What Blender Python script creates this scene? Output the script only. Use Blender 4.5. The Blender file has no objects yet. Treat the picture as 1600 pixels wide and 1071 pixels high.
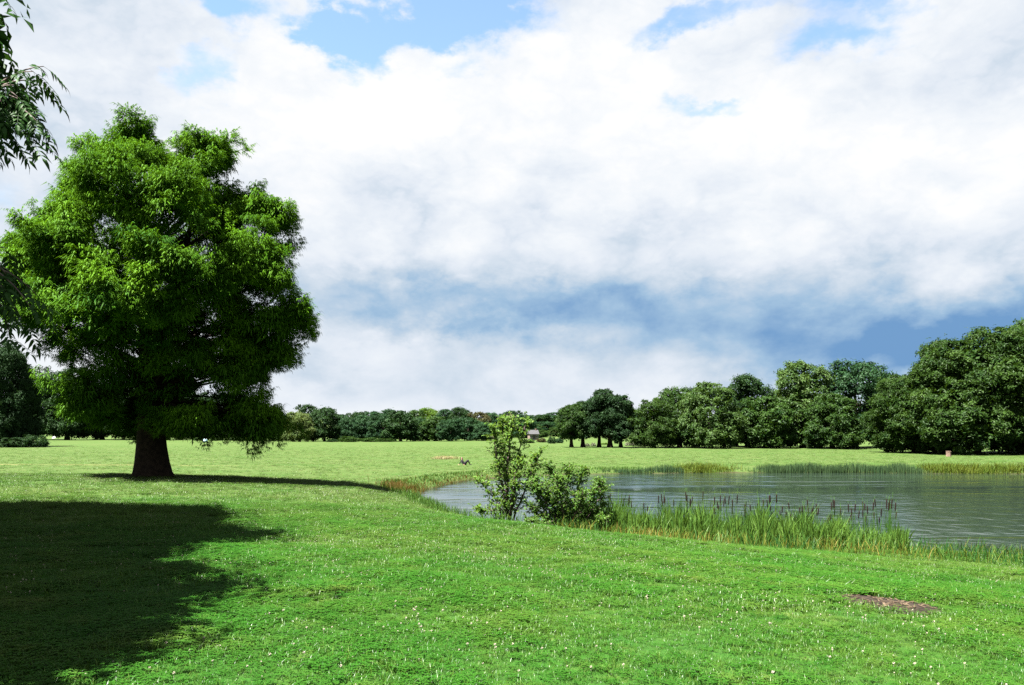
import bpy, math, random
import numpy as np
from mathutils import Vector, Matrix

random.seed(7)
RNG = np.random.default_rng(7)
sc = bpy.context.scene
COL = sc.collection

# ------------------------------------------------------------------ camera
F = 1256.0          # focal length in photo pixels (1600 wide)
HX, HY = 800.0, 672.0   # principal column, horizon row
cam = bpy.data.cameras.new('camera')
cam.sensor_width = 36.0
cam.lens = 36.0 * F / 1600.0
cam.shift_y = (HY - 535.5) / 1600.0
cam.clip_start = 0.05
cam.clip_end = 8000.0
cam_ob = bpy.data.objects.new('camera', cam)
cam_ob.rotation_euler = (math.radians(90), 0, 0)
COL.objects.link(cam_ob)
sc.camera = cam_ob

# ------------------------------------------------------------------ sun + sky
SUN = Vector((-0.34, -0.22, 0.90)).normalized()
sun = bpy.data.lights.new('sun', 'SUN')
sun.energy = 5.0
sun.angle = math.radians(0.5)
sun.color = (1.0, 0.955, 0.88)
sun_ob = bpy.data.objects.new('sun', sun)
sun_ob.rotation_euler = SUN.to_track_quat('Z', 'Y').to_euler()
sun_ob.location = (0, 0, 60)
COL.objects.link(sun_ob)

sc.view_settings.view_transform = 'Standard'
sc.view_settings.look = 'None'
sc.view_settings.gamma = 1.0
sc.view_settings.exposure = 3.3
sc.view_settings.use_curve_mapping = False
sc.cycles.max_bounces = 6
sc.cycles.diffuse_bounces = 2
sc.cycles.glossy_bounces = 3
sc.cycles.transmission_bounces = 3
sc.cycles.transparent_max_bounces = 4
sc.cycles.sample_clamp_indirect = 4.0
sc.cycles.use_denoising = False
sc.cycles.use_adaptive_sampling = False
sc.render.film_transparent = False


class NT:
    """small node-tree helper"""
    def __init__(self, tree):
        self.t = tree

    def n(self, typ, **kw):
        nd = self.t.nodes.new(typ)
        for k, v in kw.items():
            setattr(nd, k, v)
        return nd

    def put(self, sock, v):
        if v is None:
            return
        if isinstance(v, bpy.types.NodeSocket):
            self.t.links.new(v, sock)
        else:
            sock.default_value = v

    def m(self, op, a, b=None, c=None, clamp=False):
        nd = self.n('ShaderNodeMath', operation=op)
        nd.use_clamp = clamp
        self.put(nd.inputs[0], a)
        self.put(nd.inputs[1], b)
        self.put(nd.inputs[2], c)
        return nd.outputs[0]

    def smooth(self, v, lo, hi, a=0.0, b=1.0):
        nd = self.n('ShaderNodeMapRange', interpolation_type='SMOOTHSTEP')
        for i, x in enumerate((v, lo, hi, a, b)):
            self.put(nd.inputs[i], x)
        return nd.outputs[0]

    def noise(self, vec, scale, detail=4, rough=0.5, dist=0.0):
        nd = self.n('ShaderNodeTexNoise')
        self.put(nd.inputs['Vector'], vec)
        nd.inputs['Scale'].default_value = scale
        nd.inputs['Detail'].default_value = detail
        nd.inputs['Roughness'].default_value = rough
        nd.inputs['Distortion'].default_value = dist
        return nd.outputs[0], nd.outputs[1]

    def mix(self, f, a, b, blend='MIX'):
        nd = self.n('ShaderNodeMix', data_type='RGBA', blend_type=blend)
        self.put(nd.inputs[0], f)
        self.put(nd.inputs[6], a if isinstance(a, bpy.types.NodeSocket) else (*a, 1)[:4])
        self.put(nd.inputs[7], b if isinstance(b, bpy.types.NodeSocket) else (*b, 1)[:4])
        return nd.outputs[2]

    def ramp(self, f, stops):
        nd = self.n('ShaderNodeValToRGB')
        el = nd.color_ramp.elements
        while len(el) > 1:
            el.remove(el[-1])
        el[0].position = stops[0][0]
        el[0].color = (*stops[0][1], 1)
        for p, c in stops[1:]:
            e = el.new(p)
            e.color = (*c, 1)
        self.put(nd.inputs[0], f)
        return nd.outputs[0]

    def vscale(self, v, s):
        nd = self.n('ShaderNodeMapping')
        self.put(nd.inputs[0], v)
        nd.inputs['Scale'].default_value = s
        return nd.outputs[0]


def sky_angle(px, py):
    return (math.atan((px - HX) / F),
            math.atan((HY - py) / math.hypot(F, px - HX)))


def build_world():
    w = bpy.data.worlds.new('World')
    sc.world = w
    w.use_nodes = True
    t = w.node_tree
    t.nodes.clear()
    N = NT(t)
    tc = N.n('ShaderNodeTexCoord').outputs['Generated']
    sep = N.n('ShaderNodeSeparateXYZ')
    N.put(sep.inputs[0], tc)
    x, y, z = sep.outputs
    az0 = N.m('ARCTAN2', x, y)
    el0 = N.m('ARCSINE', z)
    stretched = N.vscale(tc, (1, 1, 1.7))
    wf, wc = N.noise(stretched, 7.0, 7, 0.6)
    ws = N.n('ShaderNodeSeparateColor')
    N.put(ws.inputs[0], wc)
    az = N.m('MULTIPLY_ADD', N.m('SUBTRACT', ws.outputs[0], 0.5), 0.26, az0)
    el = N.m('MULTIPLY_ADD', N.m('SUBTRACT', ws.outputs[1], 0.5), 0.17, el0)

    def blobs(items):
        acc = None
        for px, py, sx, sy, amp in items:
            a, e = sky_angle(px, py)
            u = N.m('MULTIPLY', N.m('SUBTRACT', az, a), F / sx)
            v = N.m('MULTIPLY', N.m('SUBTRACT', el, e), F / sy)
            r = N.m('ADD', N.m('MULTIPLY', u, u), N.m('MULTIPLY', v, v))
            g = N.m('MULTIPLY', N.m('EXPONENT', N.m('MULTIPLY', r, -1.0)), amp)
            acc = g if acc is None else N.m('ADD', acc, g)
        return acc

    n1, _ = N.noise(stretched, 4.2, 10, 0.56, 0.25)
    up = N.n('ShaderNodeVectorMath', operation='ADD')
    N.put(up.inputs[0], stretched)
    up.inputs[1].default_value = (-0.035, 0, 0.075)
    n2, _ = N.noise(up.outputs[0], 4.2, 6, 0.56, 0.25)
    n3, _ = N.noise(stretched, 13.0, 8, 0.6, 0.4)
    holes = blobs([(330, 6, 70, 28, 0.55), (575, 62, 60, 62, 0.80), (690, 22, 120, 36, 0.75), (500, 18, 60, 26, 0.55),
                   (730, 100, 60, 20, 0.36), (1090, 25, 90, 26, 0.42), (1310, 70, 80, 28, 0.40),
                   (1140, 165, 80, 22, 0.42), (790, 0, 60, 24, 0.3), (350, 130, 36, 40, 0.30), (1330, 0, 90, 20, 0.36)])
    cov = N.m('SUBTRACT', N.m('MULTIPLY_ADD', N.m('SUBTRACT', n1, 0.5), 1.1, 0.86), holes)
    cover = N.smooth(cov, 0.30, 0.66)
    grey = blobs([(1430, 560, 330, 62, 0.60), (1560, 500, 260, 60, 0.36), (1050, 500, 330, 50, 0.40),
                  (690, 485, 280, 38, 0.36), (560, 455, 200, 40, 0.16), (850, 420, 420, 60, 0.16), (1300, 440, 300, 40, 0.16),
                  (90, 240, 170, 260, 0.18), (1520, 140, 180, 70, 0.14), (1000, 330, 260, 40, 0.10),
                  (620, 330, 120, 60, 0.12), (760, 590, 420, 70, 0.18), (520, 575, 60, 50, 0.22)])
    white = blobs([(440, 110, 110, 70, 0.22), (640, 170, 140, 80, 0.2), (900, 120, 200, 80, 0.18),
                   (1200, 240, 330, 80, 0.18), (560, 250, 180, 60, 0.12), (1450, 270, 200, 60, 0.15)])
    relief = N.m('MULTIPLY', N.m('SUBTRACT', n1, n2), 0.95)
    fine = N.m('MULTIPLY', N.m('SUBTRACT', n3, 0.5), 0.22)
    bil = None
    wv = N.n('ShaderNodeVectorMath', operation='MULTIPLY_ADD')
    N.put(wv.inputs[0], wc)
    wv.inputs[1].default_value = (0.10, 0.10, 0.10)
    N.put(wv.inputs[2], stretched)
    for sc_, am in ((6.5, 0.55), (14.0, 0.34), (31.0, 0.22), (64.0, 0.12)):
        nn, _ = N.noise(wv.outputs[0], sc_, 1.0, 0.5)
        q = N.m('MULTIPLY', N.m('ABSOLUTE', N.m('MULTIPLY_ADD', nn, 2.0, -1.0)), am)
        bil = q if bil is None else N.m('ADD', bil, q)
    puff = N.m('MULTIPLY', N.m('SUBTRACT', bil, 0.26), N.smooth(el0, 0.05, 0.26, 0.10, 0.70))
    # away from the frame the deck is the same mottled cloud, driven by noise only
    b = N.m('ADD', N.m('ADD', N.m('ADD', N.m('SUBTRACT', N.m('ADD', 0.86, white), grey), relief), fine), puff)
    b = N.m('MULTIPLY', b, 0.86)
    GAIN = 2.08
    col = N.ramp(b, [(0.02, (0.17, 0.34, 0.60)), (0.24, (0.36, 0.53, 0.72)), (0.42, (0.59, 0.69, 0.80)),
                     (0.58, (0.76, 0.82, 0.90)), (0.74, (0.87, 0.91, 0.955)), (0.96, (1.0, 1.0, 1.0))])
    bright = N.n('ShaderNodeVectorMath', operation='SCALE')
    N.put(bright.inputs[0], col)
    bright.inputs['Scale'].default_value = GAIN
    sky = N.n('ShaderNodeTexSky', sky_type='NISHITA')
    sky.sun_disc = False
    sky.sun_elevation = math.asin(SUN.z)
    sky.sun_rotation = math.atan2(SUN.x, SUN.y)
    sky.altitude = 50
    sky.air_density = 1.0
    sky.dust_density = 0.2
    sky.ozone_density = 1.5
    blue = N.n('ShaderNodeVectorMath', operation='MULTIPLY')
    N.put(blue.inputs[0], sky.outputs[0])
    blue.inputs[1].default_value = (0.66, 0.66, 0.62)
    out = N.mix(cover, blue.outputs[0], bright.outputs[0])
    bg = N.n('ShaderNodeBackground')
    N.put(bg.inputs[0], out)
    bg.inputs[1].default_value = 0.05
    o = N.n('ShaderNodeOutputWorld')
    t.links.new(bg.outputs[0], o.inputs[0])
    w.cycles.sampling_method = 'MANUAL'
    w.cycles.sample_map_resolution = 1024


build_world()

# ------------------------------------------------------------------ materials


def new_mat(name):
    m = bpy.data.materials.new(name)
    m.use_nodes = True
    m.node_tree.nodes.clear()
    N = NT(m.node_tree)
    o = N.n('ShaderNodeOutputMaterial')
    return m, N, o


def leaf_mat(name, dark, light, trans=0.35, gloss=0.06, rough=0.45, scale=0.6):
    m, N, o = new_mat(name)
    dark, light = [tuple(0.88 * v for v in c_) for c_ in (dark, light)]
    at = N.n('ShaderNodeAttribute', attribute_name='tint')
    pos = N.n('ShaderNodeTexCoord').outputs['Object']
    nf, _ = N.noise(pos, scale, 3, 0.6)
    f = N.m('MULTIPLY_ADD', N.m('SUBTRACT', nf, 0.5), 0.9, at.outputs['Fac'], clamp=True)
    c = N.mix(f, dark, light)
    d = N.n('ShaderNodeBsdfDiffuse')
    N.put(d.inputs[0], c)
    t = N.n('ShaderNodeBsdfTranslucent')
    tcol = N.mix(0.5, c, (light[0] * 1.5, light[1] * 1.35, light[2] * 0.5))
    N.put(t.inputs[0], tcol)
    mx = N.n('ShaderNodeMixShader')
    mx.inputs[0].default_value = trans
    N.t.links.new(d.outputs[0], mx.inputs[1])
    N.t.links.new(t.outputs[0], mx.inputs[2])
    g = N.n('ShaderNodeBsdfGlossy')
    g.inputs['Roughness'].default_value = rough + 0.12
    g.inputs[0].default_value = (0.9, 0.95, 0.9, 1)
    m2 = N.n('ShaderNodeMixShader')
    m2.inputs[0].default_value = gloss * 0.14
    N.t.links.new(mx.outputs[0], m2.inputs[1])
    N.t.links.new(g.outputs[0], m2.inputs[2])
    N.t.links.new(m2.outputs[0], o.inputs[0])
    return m


def plain_mat(name, a, b, scale=8.0, rough=0.8, bump=0.3, spec=0.3):
    m, N, o = new_mat(name)
    pos = N.n('ShaderNodeTexCoord').outputs['Object']
    nf, _ = N.noise(pos, scale, 6, 0.6)
    p = N.n('ShaderNodeBsdfPrincipled')
    N.put(p.inputs['Base Color'], N.mix(N.smooth(nf, 0.3, 0.7), a, b))
    p.inputs['Roughness'].default_value = rough
    p.inputs['Specular IOR Level'].default_value = spec
    bp = N.n('ShaderNodeBump')
    bp.inputs['Strength'].default_value = bump
    bp.inputs['Distance'].default_value = 0.03
    N.put(bp.inputs['Height'], nf)
    N.t.links.new(bp.outputs[0], p.inputs['Normal'])
    N.t.links.new(p.outputs[0], o.inputs[0])
    return m


def grass_colour(N, pos):
    """colour of the sward by place: lush clover lawn, drier mown field, dry trodden line"""
    sep = N.n('ShaderNodeSeparateXYZ')
    N.put(sep.inputs[0], pos)
    x, y, _ = sep.outputs
    big, _ = N.noise(pos, 0.11, 4, 0.6)
    mid, _ = N.noise(pos, 0.7, 5, 0.6)
    lush = N.mix(N.smooth(big, 0.40, 0.60), (0.017, 0.068, 0.005), (0.046, 0.086, 0.010))
    lush = N.mix(N.smooth(mid, 0.50, 0.74), lush, (0.058, 0.086, 0.013))
    med, _ = N.noise(pos, 2.6, 4, 0.65)
    lush = N.mix(N.smooth(med, 0.52, 0.34), lush, (0.013, 0.064, 0.004))
    lush = N.mix(N.m('MULTIPLY', N.smooth(med, 0.56, 0.72), 0.6), lush, (0.085, 0.115, 0.024))
    dry = N.mix(N.smooth(mid, 0.3, 0.7), (0.036, 0.052, 0.012), (0.050, 0.060, 0.018))
    streak, _ = N.noise(N.vscale(pos, (0.012, 0.16, 1)), 1.0, 5, 0.65)
    dry = N.mix(N.m('MULTIPLY', N.smooth(streak, 0.50, 0.72), 0.5), dry, (0.072, 0.080, 0.030))
    rough_, _ = N.noise(pos, 0.22, 7, 0.72)
    dry = N.mix(N.m('MULTIPLY', N.smooth(rough_, 0.52, 0.66), 0.7), dry, (0.066, 0.074, 0.024))
    dry = N.mix(N.m('MULTIPLY', N.smooth(rough_, 0.48, 0.34), 0.7), dry, (0.022, 0.052, 0.008))
    dry = N.mix(N.m('MULTIPLY', N.smooth(streak, 0.46, 0.28), 0.5), dry, (0.028, 0.058, 0.009))
    f = N.smooth(N.m('MULTIPLY_ADD', N.m('SUBTRACT', big, 0.5), 22.0, y), 9.0, 46.0)
    c = N.mix(f, lush, dry)
    line = N.m('MULTIPLY', N.smooth(N.m('ABSOLUTE', N.m('SUBTRACT', y, N.m('MULTIPLY_ADD', x, -0.04, 86.0))), 1.1, 0.2),
               N.smooth(x, -22.0, -40.0))
    c = N.mix(N.m('MULTIPLY', line, 0.8), c, (0.13, 0.105, 0.045))
    return N.mix(1.0, c, (0.80, 0.80, 0.82), 'MULTIPLY')


def make_ground_mat():
    m, N, o = new_mat('turf')
    pos = N.n('ShaderNodeNewGeometry').outputs['Position']
    c = grass_colour(N, pos)
    fine, _ = N.noise(N.vscale(pos, (1, 0.6, 1)), 9.0, 6, 0.7)
    c = N.mix(N.smooth(fine, 0.62, 0.36), c, (0.016, 0.045, 0.005))
    c = N.mix(N.smooth(fine, 0.6, 0.75), c, (0.075, 0.090, 0.032))
    # wet brown margin just above the water line
    sep = N.n('ShaderNodeSeparateXYZ')
    N.put(sep.inputs[0], pos)
    z = sep.outputs[2]
    e, _ = N.noise(pos, 0.8, 4, 0.6)
    c = N.mix(N.smooth(N.m('MULTIPLY_ADD', e, 0.25, z), -4.13, -4.30), c, (0.020, 0.019, 0.008))
    p = N.n('ShaderNodeBsdfPrincipled')
    N.put(p.inputs['Base Color'], c)
    p.inputs['Roughness'].default_value = 0.9
    p.inputs['Specular IOR Level'].default_value = 0.1
    b1, _ = N.noise(pos, 16.0, 6, 0.7)
    b2, _ = N.noise(pos, 2.2, 5, 0.7)
    bp = N.n('ShaderNodeBump')
    bp.inputs['Strength'].default_value = 0.8
    bp.inputs['Distance'].default_value = 0.08
    N.put(bp.inputs['Height'], N.m('MULTIPLY_ADD', b2, 1.6, b1))
    N.t.links.new(bp.outputs[0], p.inputs['Normal'])
    N.t.links.new(p.outputs[0], o.inputs[0])
    return m


def make_blade_mat():
    m, N, o = new_mat('grass_blade')
    pos = N.n('ShaderNodeNewGeometry').outputs['Position']
    c = grass_colour(N, pos)
    rnd = N.n('ShaderNodeObjectInfo').outputs['Random']
    at = N.n('ShaderNodeAttribute', attribute_name='tint').outputs['Fac']
    c = N.mix(N.m('MULTIPLY', rnd, 0.55), c, (0.018, 0.076, 0.005))
    c = N.mix(N.smooth(at, 0.88, 1.0), c, (0.10, 0.11, 0.038))
    c = N.mix(N.smooth(at, 0.5, 0.85), c, (0.052, 0.104, 0.013))
    d = N.n('ShaderNodeBsdfDiffuse')
    N.put(d.inputs[0], c)
    t = N.n('ShaderNodeBsdfTranslucent')
    N.put(t.inputs[0], c)
    g = N.n('ShaderNodeBsdfGlossy')
    g.inputs['Roughness'].default_value = 0.4
    mx = N.n('ShaderNodeMixShader')
    mx.inputs[0].default_value = 0.35
    N.t.links.new(d.outputs[0], mx.inputs[1])
    N.t.links.new(t.outputs[0], mx.inputs[2])
    m2 = N.n('ShaderNodeMixShader')
    m2.inputs[0].default_value = 0.015
    N.t.links.new(mx.outputs[0], m2.inputs[1])
    N.t.links.new(g.outputs[0], m2.inputs[2])
    N.t.links.new(m2.outputs[0], o.inputs[0])
    return m


def make_water_mat():
    m, N, o = new_mat('pond_water')
    pos = N.n('ShaderNodeNewGeometry').outputs['Position']
    p = N.n('ShaderNodeBsdfPrincipled')
    p.inputs['Base Color'].default_value = (0.010, 0.016, 0.012, 1)
    p.inputs['Roughness'].default_value = 0.05
    p.inputs['IOR'].default_value = 1.33
    w1, _ = N.noise(N.vscale(pos, (1.0, 0.8, 1)), 0.75, 2.5, 0.5, 0.5)
    w2, _ = N.noise(N.vscale(pos, (1, 1.8, 1)), 6.0, 3, 0.6)
    calm, _ = N.noise(N.vscale(pos, (0.016, 0.13, 1)), 1.0, 3, 0.5, 0.5)
    amp = N.smooth(calm, 0.39, 0.50, 0.03, 1.0)
    h = N.m('MULTIPLY', N.m('MULTIPLY_ADD', w2, 0.07, w1), amp)
    bp = N.n('ShaderNodeBump')
    bp.inputs['Strength'].default_value = 0.7
    bp.inputs['Distance'].default_value = 0.105
    N.put(bp.inputs['Height'], h)
    N.t.links.new(bp.outputs[0], p.inputs['Normal'])
    N.t.links.new(p.outputs[0], o.inputs[0])
    return m


M = {
    'turf': make_ground_mat(),
    'blade': make_blade_mat(),
    'water': make_water_mat(),
    'cypress': leaf_mat('cypress_needles', (0.005, 0.038, 0.002), (0.062, 0.144, 0.005), 0.22, 0.03, 0.5, 0.5),
    'mid': leaf_mat('mid_green_leaves', (0.005, 0.022, 0.003), (0.026, 0.057, 0.007), 0.25, 0.06),
    'pale': leaf_mat('pale_green_leaves', (0.009, 0.032, 0.0045), (0.044, 0.080, 0.015), 0.25, 0.07),
    'palest': leaf_mat('palest_green_leaves', (0.026, 0.056, 0.010), (0.088, 0.118, 0.036), 0.25, 0.07),
    'dark': leaf_mat('dark_green_leaves', (0.004, 0.016, 0.004), (0.016, 0.040, 0.009), 0.2, 0.05),
    'teal': leaf_mat('blue_green_leaves', (0.005, 0.022, 0.009), (0.020, 0.052, 0.017), 0.2, 0.05),
    'olive': leaf_mat('olive_green_leaves', (0.005, 0.020, 0.0025), (0.024, 0.050, 0.006), 0.25, 0.05),
    'bright': leaf_mat('bright_green_leaves', (0.022, 0.066, 0.007), (0.080, 0.135, 0.016), 0.3, 0.05),
    'rust': leaf_mat('reddish_leaves', (0.020, 0.026, 0.009), (0.048, 0.044, 0.016), 0.25, 0.05),
    'black': leaf_mat('very_dark_leaves', (0.004, 0.014, 0.005), (0.014, 0.034, 0.010), 0.15, 0.04),
    'ash': leaf_mat('ash_leaflets', (0.005, 0.020, 0.004), (0.020, 0.052, 0.009), 0.15, 0.05, 0.35),
    'willow': leaf_mat('willow_leaves', (0.022, 0.080, 0.009), (0.098, 0.170, 0.028), 0.42, 0.05, 0.4, 1.2),
    'bush': leaf_mat('bush_leaves', (0.017, 0.070, 0.010), (0.080, 0.150, 0.024), 0.40, 0.05, 0.4, 1.2),
    'whitebush': leaf_mat('whitish_leaves', (0.05, 0.07, 0.035), (0.20, 0.21, 0.15), 0.2, 0.05),
    'reed': leaf_mat('reed_blades', (0.010, 0.048, 0.009), (0.052, 0.100, 0.014), 0.3, 0.05, 0.4, 0.7),
    'sedge': leaf_mat('golden_sedge', (0.062, 0.090, 0.010), (0.14, 0.105, 0.024), 0.3, 0.04, 0.5, 0.5),
    'farreed': leaf_mat('far_reeds', (0.014, 0.040, 0.018), (0.045, 0.070, 0.026), 0.25, 0.03, 0.5, 0.4),
    'farsedge': leaf_mat('far_sedge', (0.036, 0.070, 0.008), (0.085, 0.092, 0.013), 0.3, 0.03, 0.5, 0.5),
    'straw': leaf_mat('dry_grass', (0.13, 0.12, 0.06), (0.20, 0.185, 0.10), 0.3, 0.03, 0.5, 1.0),
    'rustgrass': leaf_mat('rusty_grass', (0.030, 0.024, 0.006), (0.080, 0.052, 0.012), 0.3, 0.03, 0.5, 1.0),
    'bark': plain_mat('bark', (0.007, 0.005, 0.004), (0.020, 0.014, 0.010), 5.0, 0.95, 0.9, 0.1),
    'twig': plain_mat('twig_bark', (0.030, 0.020, 0.020), (0.085, 0.060, 0.055), 12.0, 0.8, 0.4, 0.2),
    'cathead': plain_mat('cattail_head', (0.006, 0.004, 0.004), (0.014, 0.008, 0.006), 60.0, 0.95, 0.4, 0.05),
    'earth': plain_mat('bare_earth', (0.006, 0.005, 0.004), (0.024, 0.018, 0.014), 9.0, 0.95, 1.0, 0.05),
    'chip': plain_mat('wood_chips', (0.030, 0.022, 0.014), (0.075, 0.055, 0.036), 20.0, 0.9, 0.3, 0.1),
    'clover': plain_mat('clover_flower', (0.24, 0.23, 0.18), (0.36, 0.31, 0.26), 60.0, 0.9, 0.2, 0.1),
    'stone': plain_mat('pinkish_stone', (0.075, 0.050, 0.038), (0.12, 0.088, 0.068), 8.0, 0.9, 0.4, 0.1),
    'path': plain_mat('gravel_path', (0.07, 0.06, 0.045), (0.11, 0.10, 0.075), 3.0, 0.95, 0.3, 0.1),
    'plaster': plain_mat('pink_plaster', (0.10, 0.075, 0.065), (0.13, 0.10, 0.085), 1.0, 0.9, 0.1, 0.1),
    'roof': plain_mat('grey_slate', (0.022, 0.022, 0.025), (0.04, 0.04, 0.043), 4.0, 0.8, 0.3, 0.2),
    'glass': plain_mat('dark_window', (0.012, 0.014, 0.016), (0.02, 0.022, 0.026), 1.0, 0.15, 0.0, 0.5),
    'white': plain_mat('white_canvas', (0.30, 0.31, 0.32), (0.38, 0.39, 0.40), 2.0, 0.8, 0.05, 0.1),
    'bluecanvas': plain_mat('pale_blue_canvas', (0.20, 0.36, 0.42), (0.30, 0.46, 0.52), 2.0, 0.7, 0.05, 0.1),
    'metal': plain_mat('grey_metal', (0.12, 0.12, 0.12), (0.2, 0.2, 0.2), 3.0, 0.5, 0.05, 0.4),
    'blackcloth': plain_mat('black_cloth', (0.006, 0.006, 0.007), (0.014, 0.014, 0.016), 25.0, 0.9, 0.2, 0.1),
    'skin': plain_mat('skin', (0.30, 0.17, 0.12), (0.36, 0.21, 0.15), 20.0, 0.55, 0.05, 0.3),
    'hair': plain_mat('dark_hair', (0.008, 0.005, 0.004), (0.018, 0.011, 0.008), 40.0, 0.5, 0.4, 0.3),
}

# ------------------------------------------------------------------ mesh helpers


class Acc:
    """collects triangles for ONE mesh"""
    def __init__(self):
        self.v, self.f, self.t, self.n, self.mi = [], [], [], 0, []

    def add(self, V, Fc, tint=0.5, mi=0):
        V = np.asarray(V, float)
        Fc = np.asarray(Fc, int)
        self.v.append(V)
        self.f.append(Fc + self.n)
        self.t.append(np.broadcast_to(np.asarray(tint, float), (len(V),)))
        self.mi.append(np.full(len(Fc), mi))
        self.n += len(V)

    def inst(self, TV, TF, pos, R, s, tint, ttint=None):
        """many copies of one template"""
        pos = np.asarray(pos, float)
        m = len(pos)
        if m == 0:
            return
        s = np.broadcast_to(np.asarray(s, float), (m,))
        V = np.einsum('mij,nj->mni', R, TV) * s[:, None, None] + pos[:, None, :]
        Fc = TF[None] + (np.arange(m) * len(TV))[:, None, None]
        t = np.repeat(np.broadcast_to(np.asarray(tint, float), (m,)), len(TV))
        if ttint is not None:
            t = np.clip(t + np.tile(ttint, m), 0, 1)
        self.add(V.reshape(-1, 3), Fc.reshape(-1, 3), t)

    def mesh(self, name, mats, smooth=False):
        V = np.concatenate(self.v)
        Fc = np.concatenate(self.f)
        me = bpy.data.meshes.new(name)
        me.vertices.add(len(V))
        me.vertices.foreach_set('co', V.astype(np.float32).ravel())
        me.loops.add(Fc.size)
        me.loops.foreach_set('vertex_index', Fc.astype(np.int32).ravel())
        me.polygons.add(len(Fc))
        me.polygons.foreach_set('loop_start', np.arange(0, Fc.size, 3, dtype=np.int32))
        me.polygons.foreach_set('loop_total', np.full(len(Fc), 3, np.int32))
        me.polygons.foreach_set('material_index', np.concatenate(self.mi).astype(np.int32))
        me.polygons.foreach_set('use_smooth', np.full(len(Fc), smooth))
        at = me.attributes.new('tint', 'FLOAT', 'POINT')
        at.data.foreach_set('value', np.concatenate(self.t).astype(np.float32))
        me.update(calc_edges=True)
        for k in (mats if isinstance(mats, (list, tuple)) else [mats]):
            me.materials.append(M[k])
        return me


def link(name, data, parent=None, loc=None, rz=0.0, scale=None):
    o = bpy.data.objects.new(name, data)
    COL.objects.link(o)
    if parent is not None:
        o.parent = parent
    if loc is not None:
        o.location = loc
    o.rotation_euler = (0, 0, rz)
    if scale is not None:
        o.scale = scale
    return o


def tag(o, label, cat, group=None, kind=None):
    o['label'] = label
    o['category'] = cat
    if group:
        o['group'] = group
    if kind:
        o['kind'] = kind
    return o


def unit(a):
    a = np.asarray(a, float)
    return a / (np.linalg.norm(a, axis=-1, keepdims=True) + 1e-9)


def frames(n, roll):
    """rotation matrices whose z axis is n"""
    n = unit(n)
    ref = np.where(np.abs(n[:, 2:3]) < 0.95, np.array([[0, 0, 1.0]]), np.array([[1.0, 0, 0]]))
    x = unit(np.cross(ref, n))
    y = np.cross(n, x)
    c, s = np.cos(roll)[:, None], np.sin(roll)[:, None]
    return np.stack([x * c + y * s, -x * s + y * c, n], axis=2)


def yaw(a, tilt=None):
    a = np.asarray(a, float)
    c, s = np.cos(a), np.sin(a)
    R = np.zeros((len(a), 3, 3))
    R[:, 0, 0], R[:, 0, 1], R[:, 1, 0], R[:, 1, 1], R[:, 2, 2] = c, -s, s, c, 1
    if tilt is not None:
        ct, st = np.cos(tilt), np.sin(tilt)
        Q = np.zeros_like(R)
        Q[:, 1, 1] = 1
        Q[:, 0, 0], Q[:, 0, 2], Q[:, 2, 0], Q[:, 2, 2] = ct, st, -st, ct
        R = R @ Q
    return R


def tube(path, rad, sides=8, cap=True):
    P = np.asarray(path, float)
    rad = np.asarray(rad, float)
    d = unit(np.gradient(P, axis=0))
    ref = np.array([0.93, 0.31, 0.17])
    x = unit(np.cross(d, ref))
    y = np.cross(d, x)
    a = np.linspace(0, 2 * np.pi, sides, endpoint=False)
    ring = x[:, None] * np.cos(a)[None, :, None] + y[:, None] * np.sin(a)[None, :, None]
    V = (P[:, None] + ring * rad[:, None, None]).reshape(-1, 3)
    f = []
    for i in range(len(P) - 1):
        for j in range(sides):
            k = (j + 1) % sides
            a0, a1, b0, b1 = i * sides + j, i * sides + k, (i + 1) * sides + j, (i + 1) * sides + k
            f += [(a0, a1, b1), (a0, b1, b0)]
    if cap:
        n = len(V)
        V = np.vstack([V, P[-1:]])
        f += [((len(P) - 1) * sides + j, (len(P) - 1) * sides + (j + 1) % sides, n) for j in range(sides)]
    return V, np.array(f)


def box(x0, x1, y0, y1, z0, z1):
    V = np.array([(x, y, z) for z in (z0, z1) for y in (y0, y1) for x in (x0, x1)])
    f = [(0, 2, 1), (1, 2, 3), (4, 5, 6), (5, 7, 6), (0, 1, 4), (1, 5, 4), (2, 6, 3), (3, 6, 7), (0, 4, 2), (2, 4, 6), (1, 3, 5), (3, 7, 5)]
    return V, np.array(f)


def sphere_pts(m, rng):
    return unit(rng.normal(size=(m, 3)))


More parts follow.
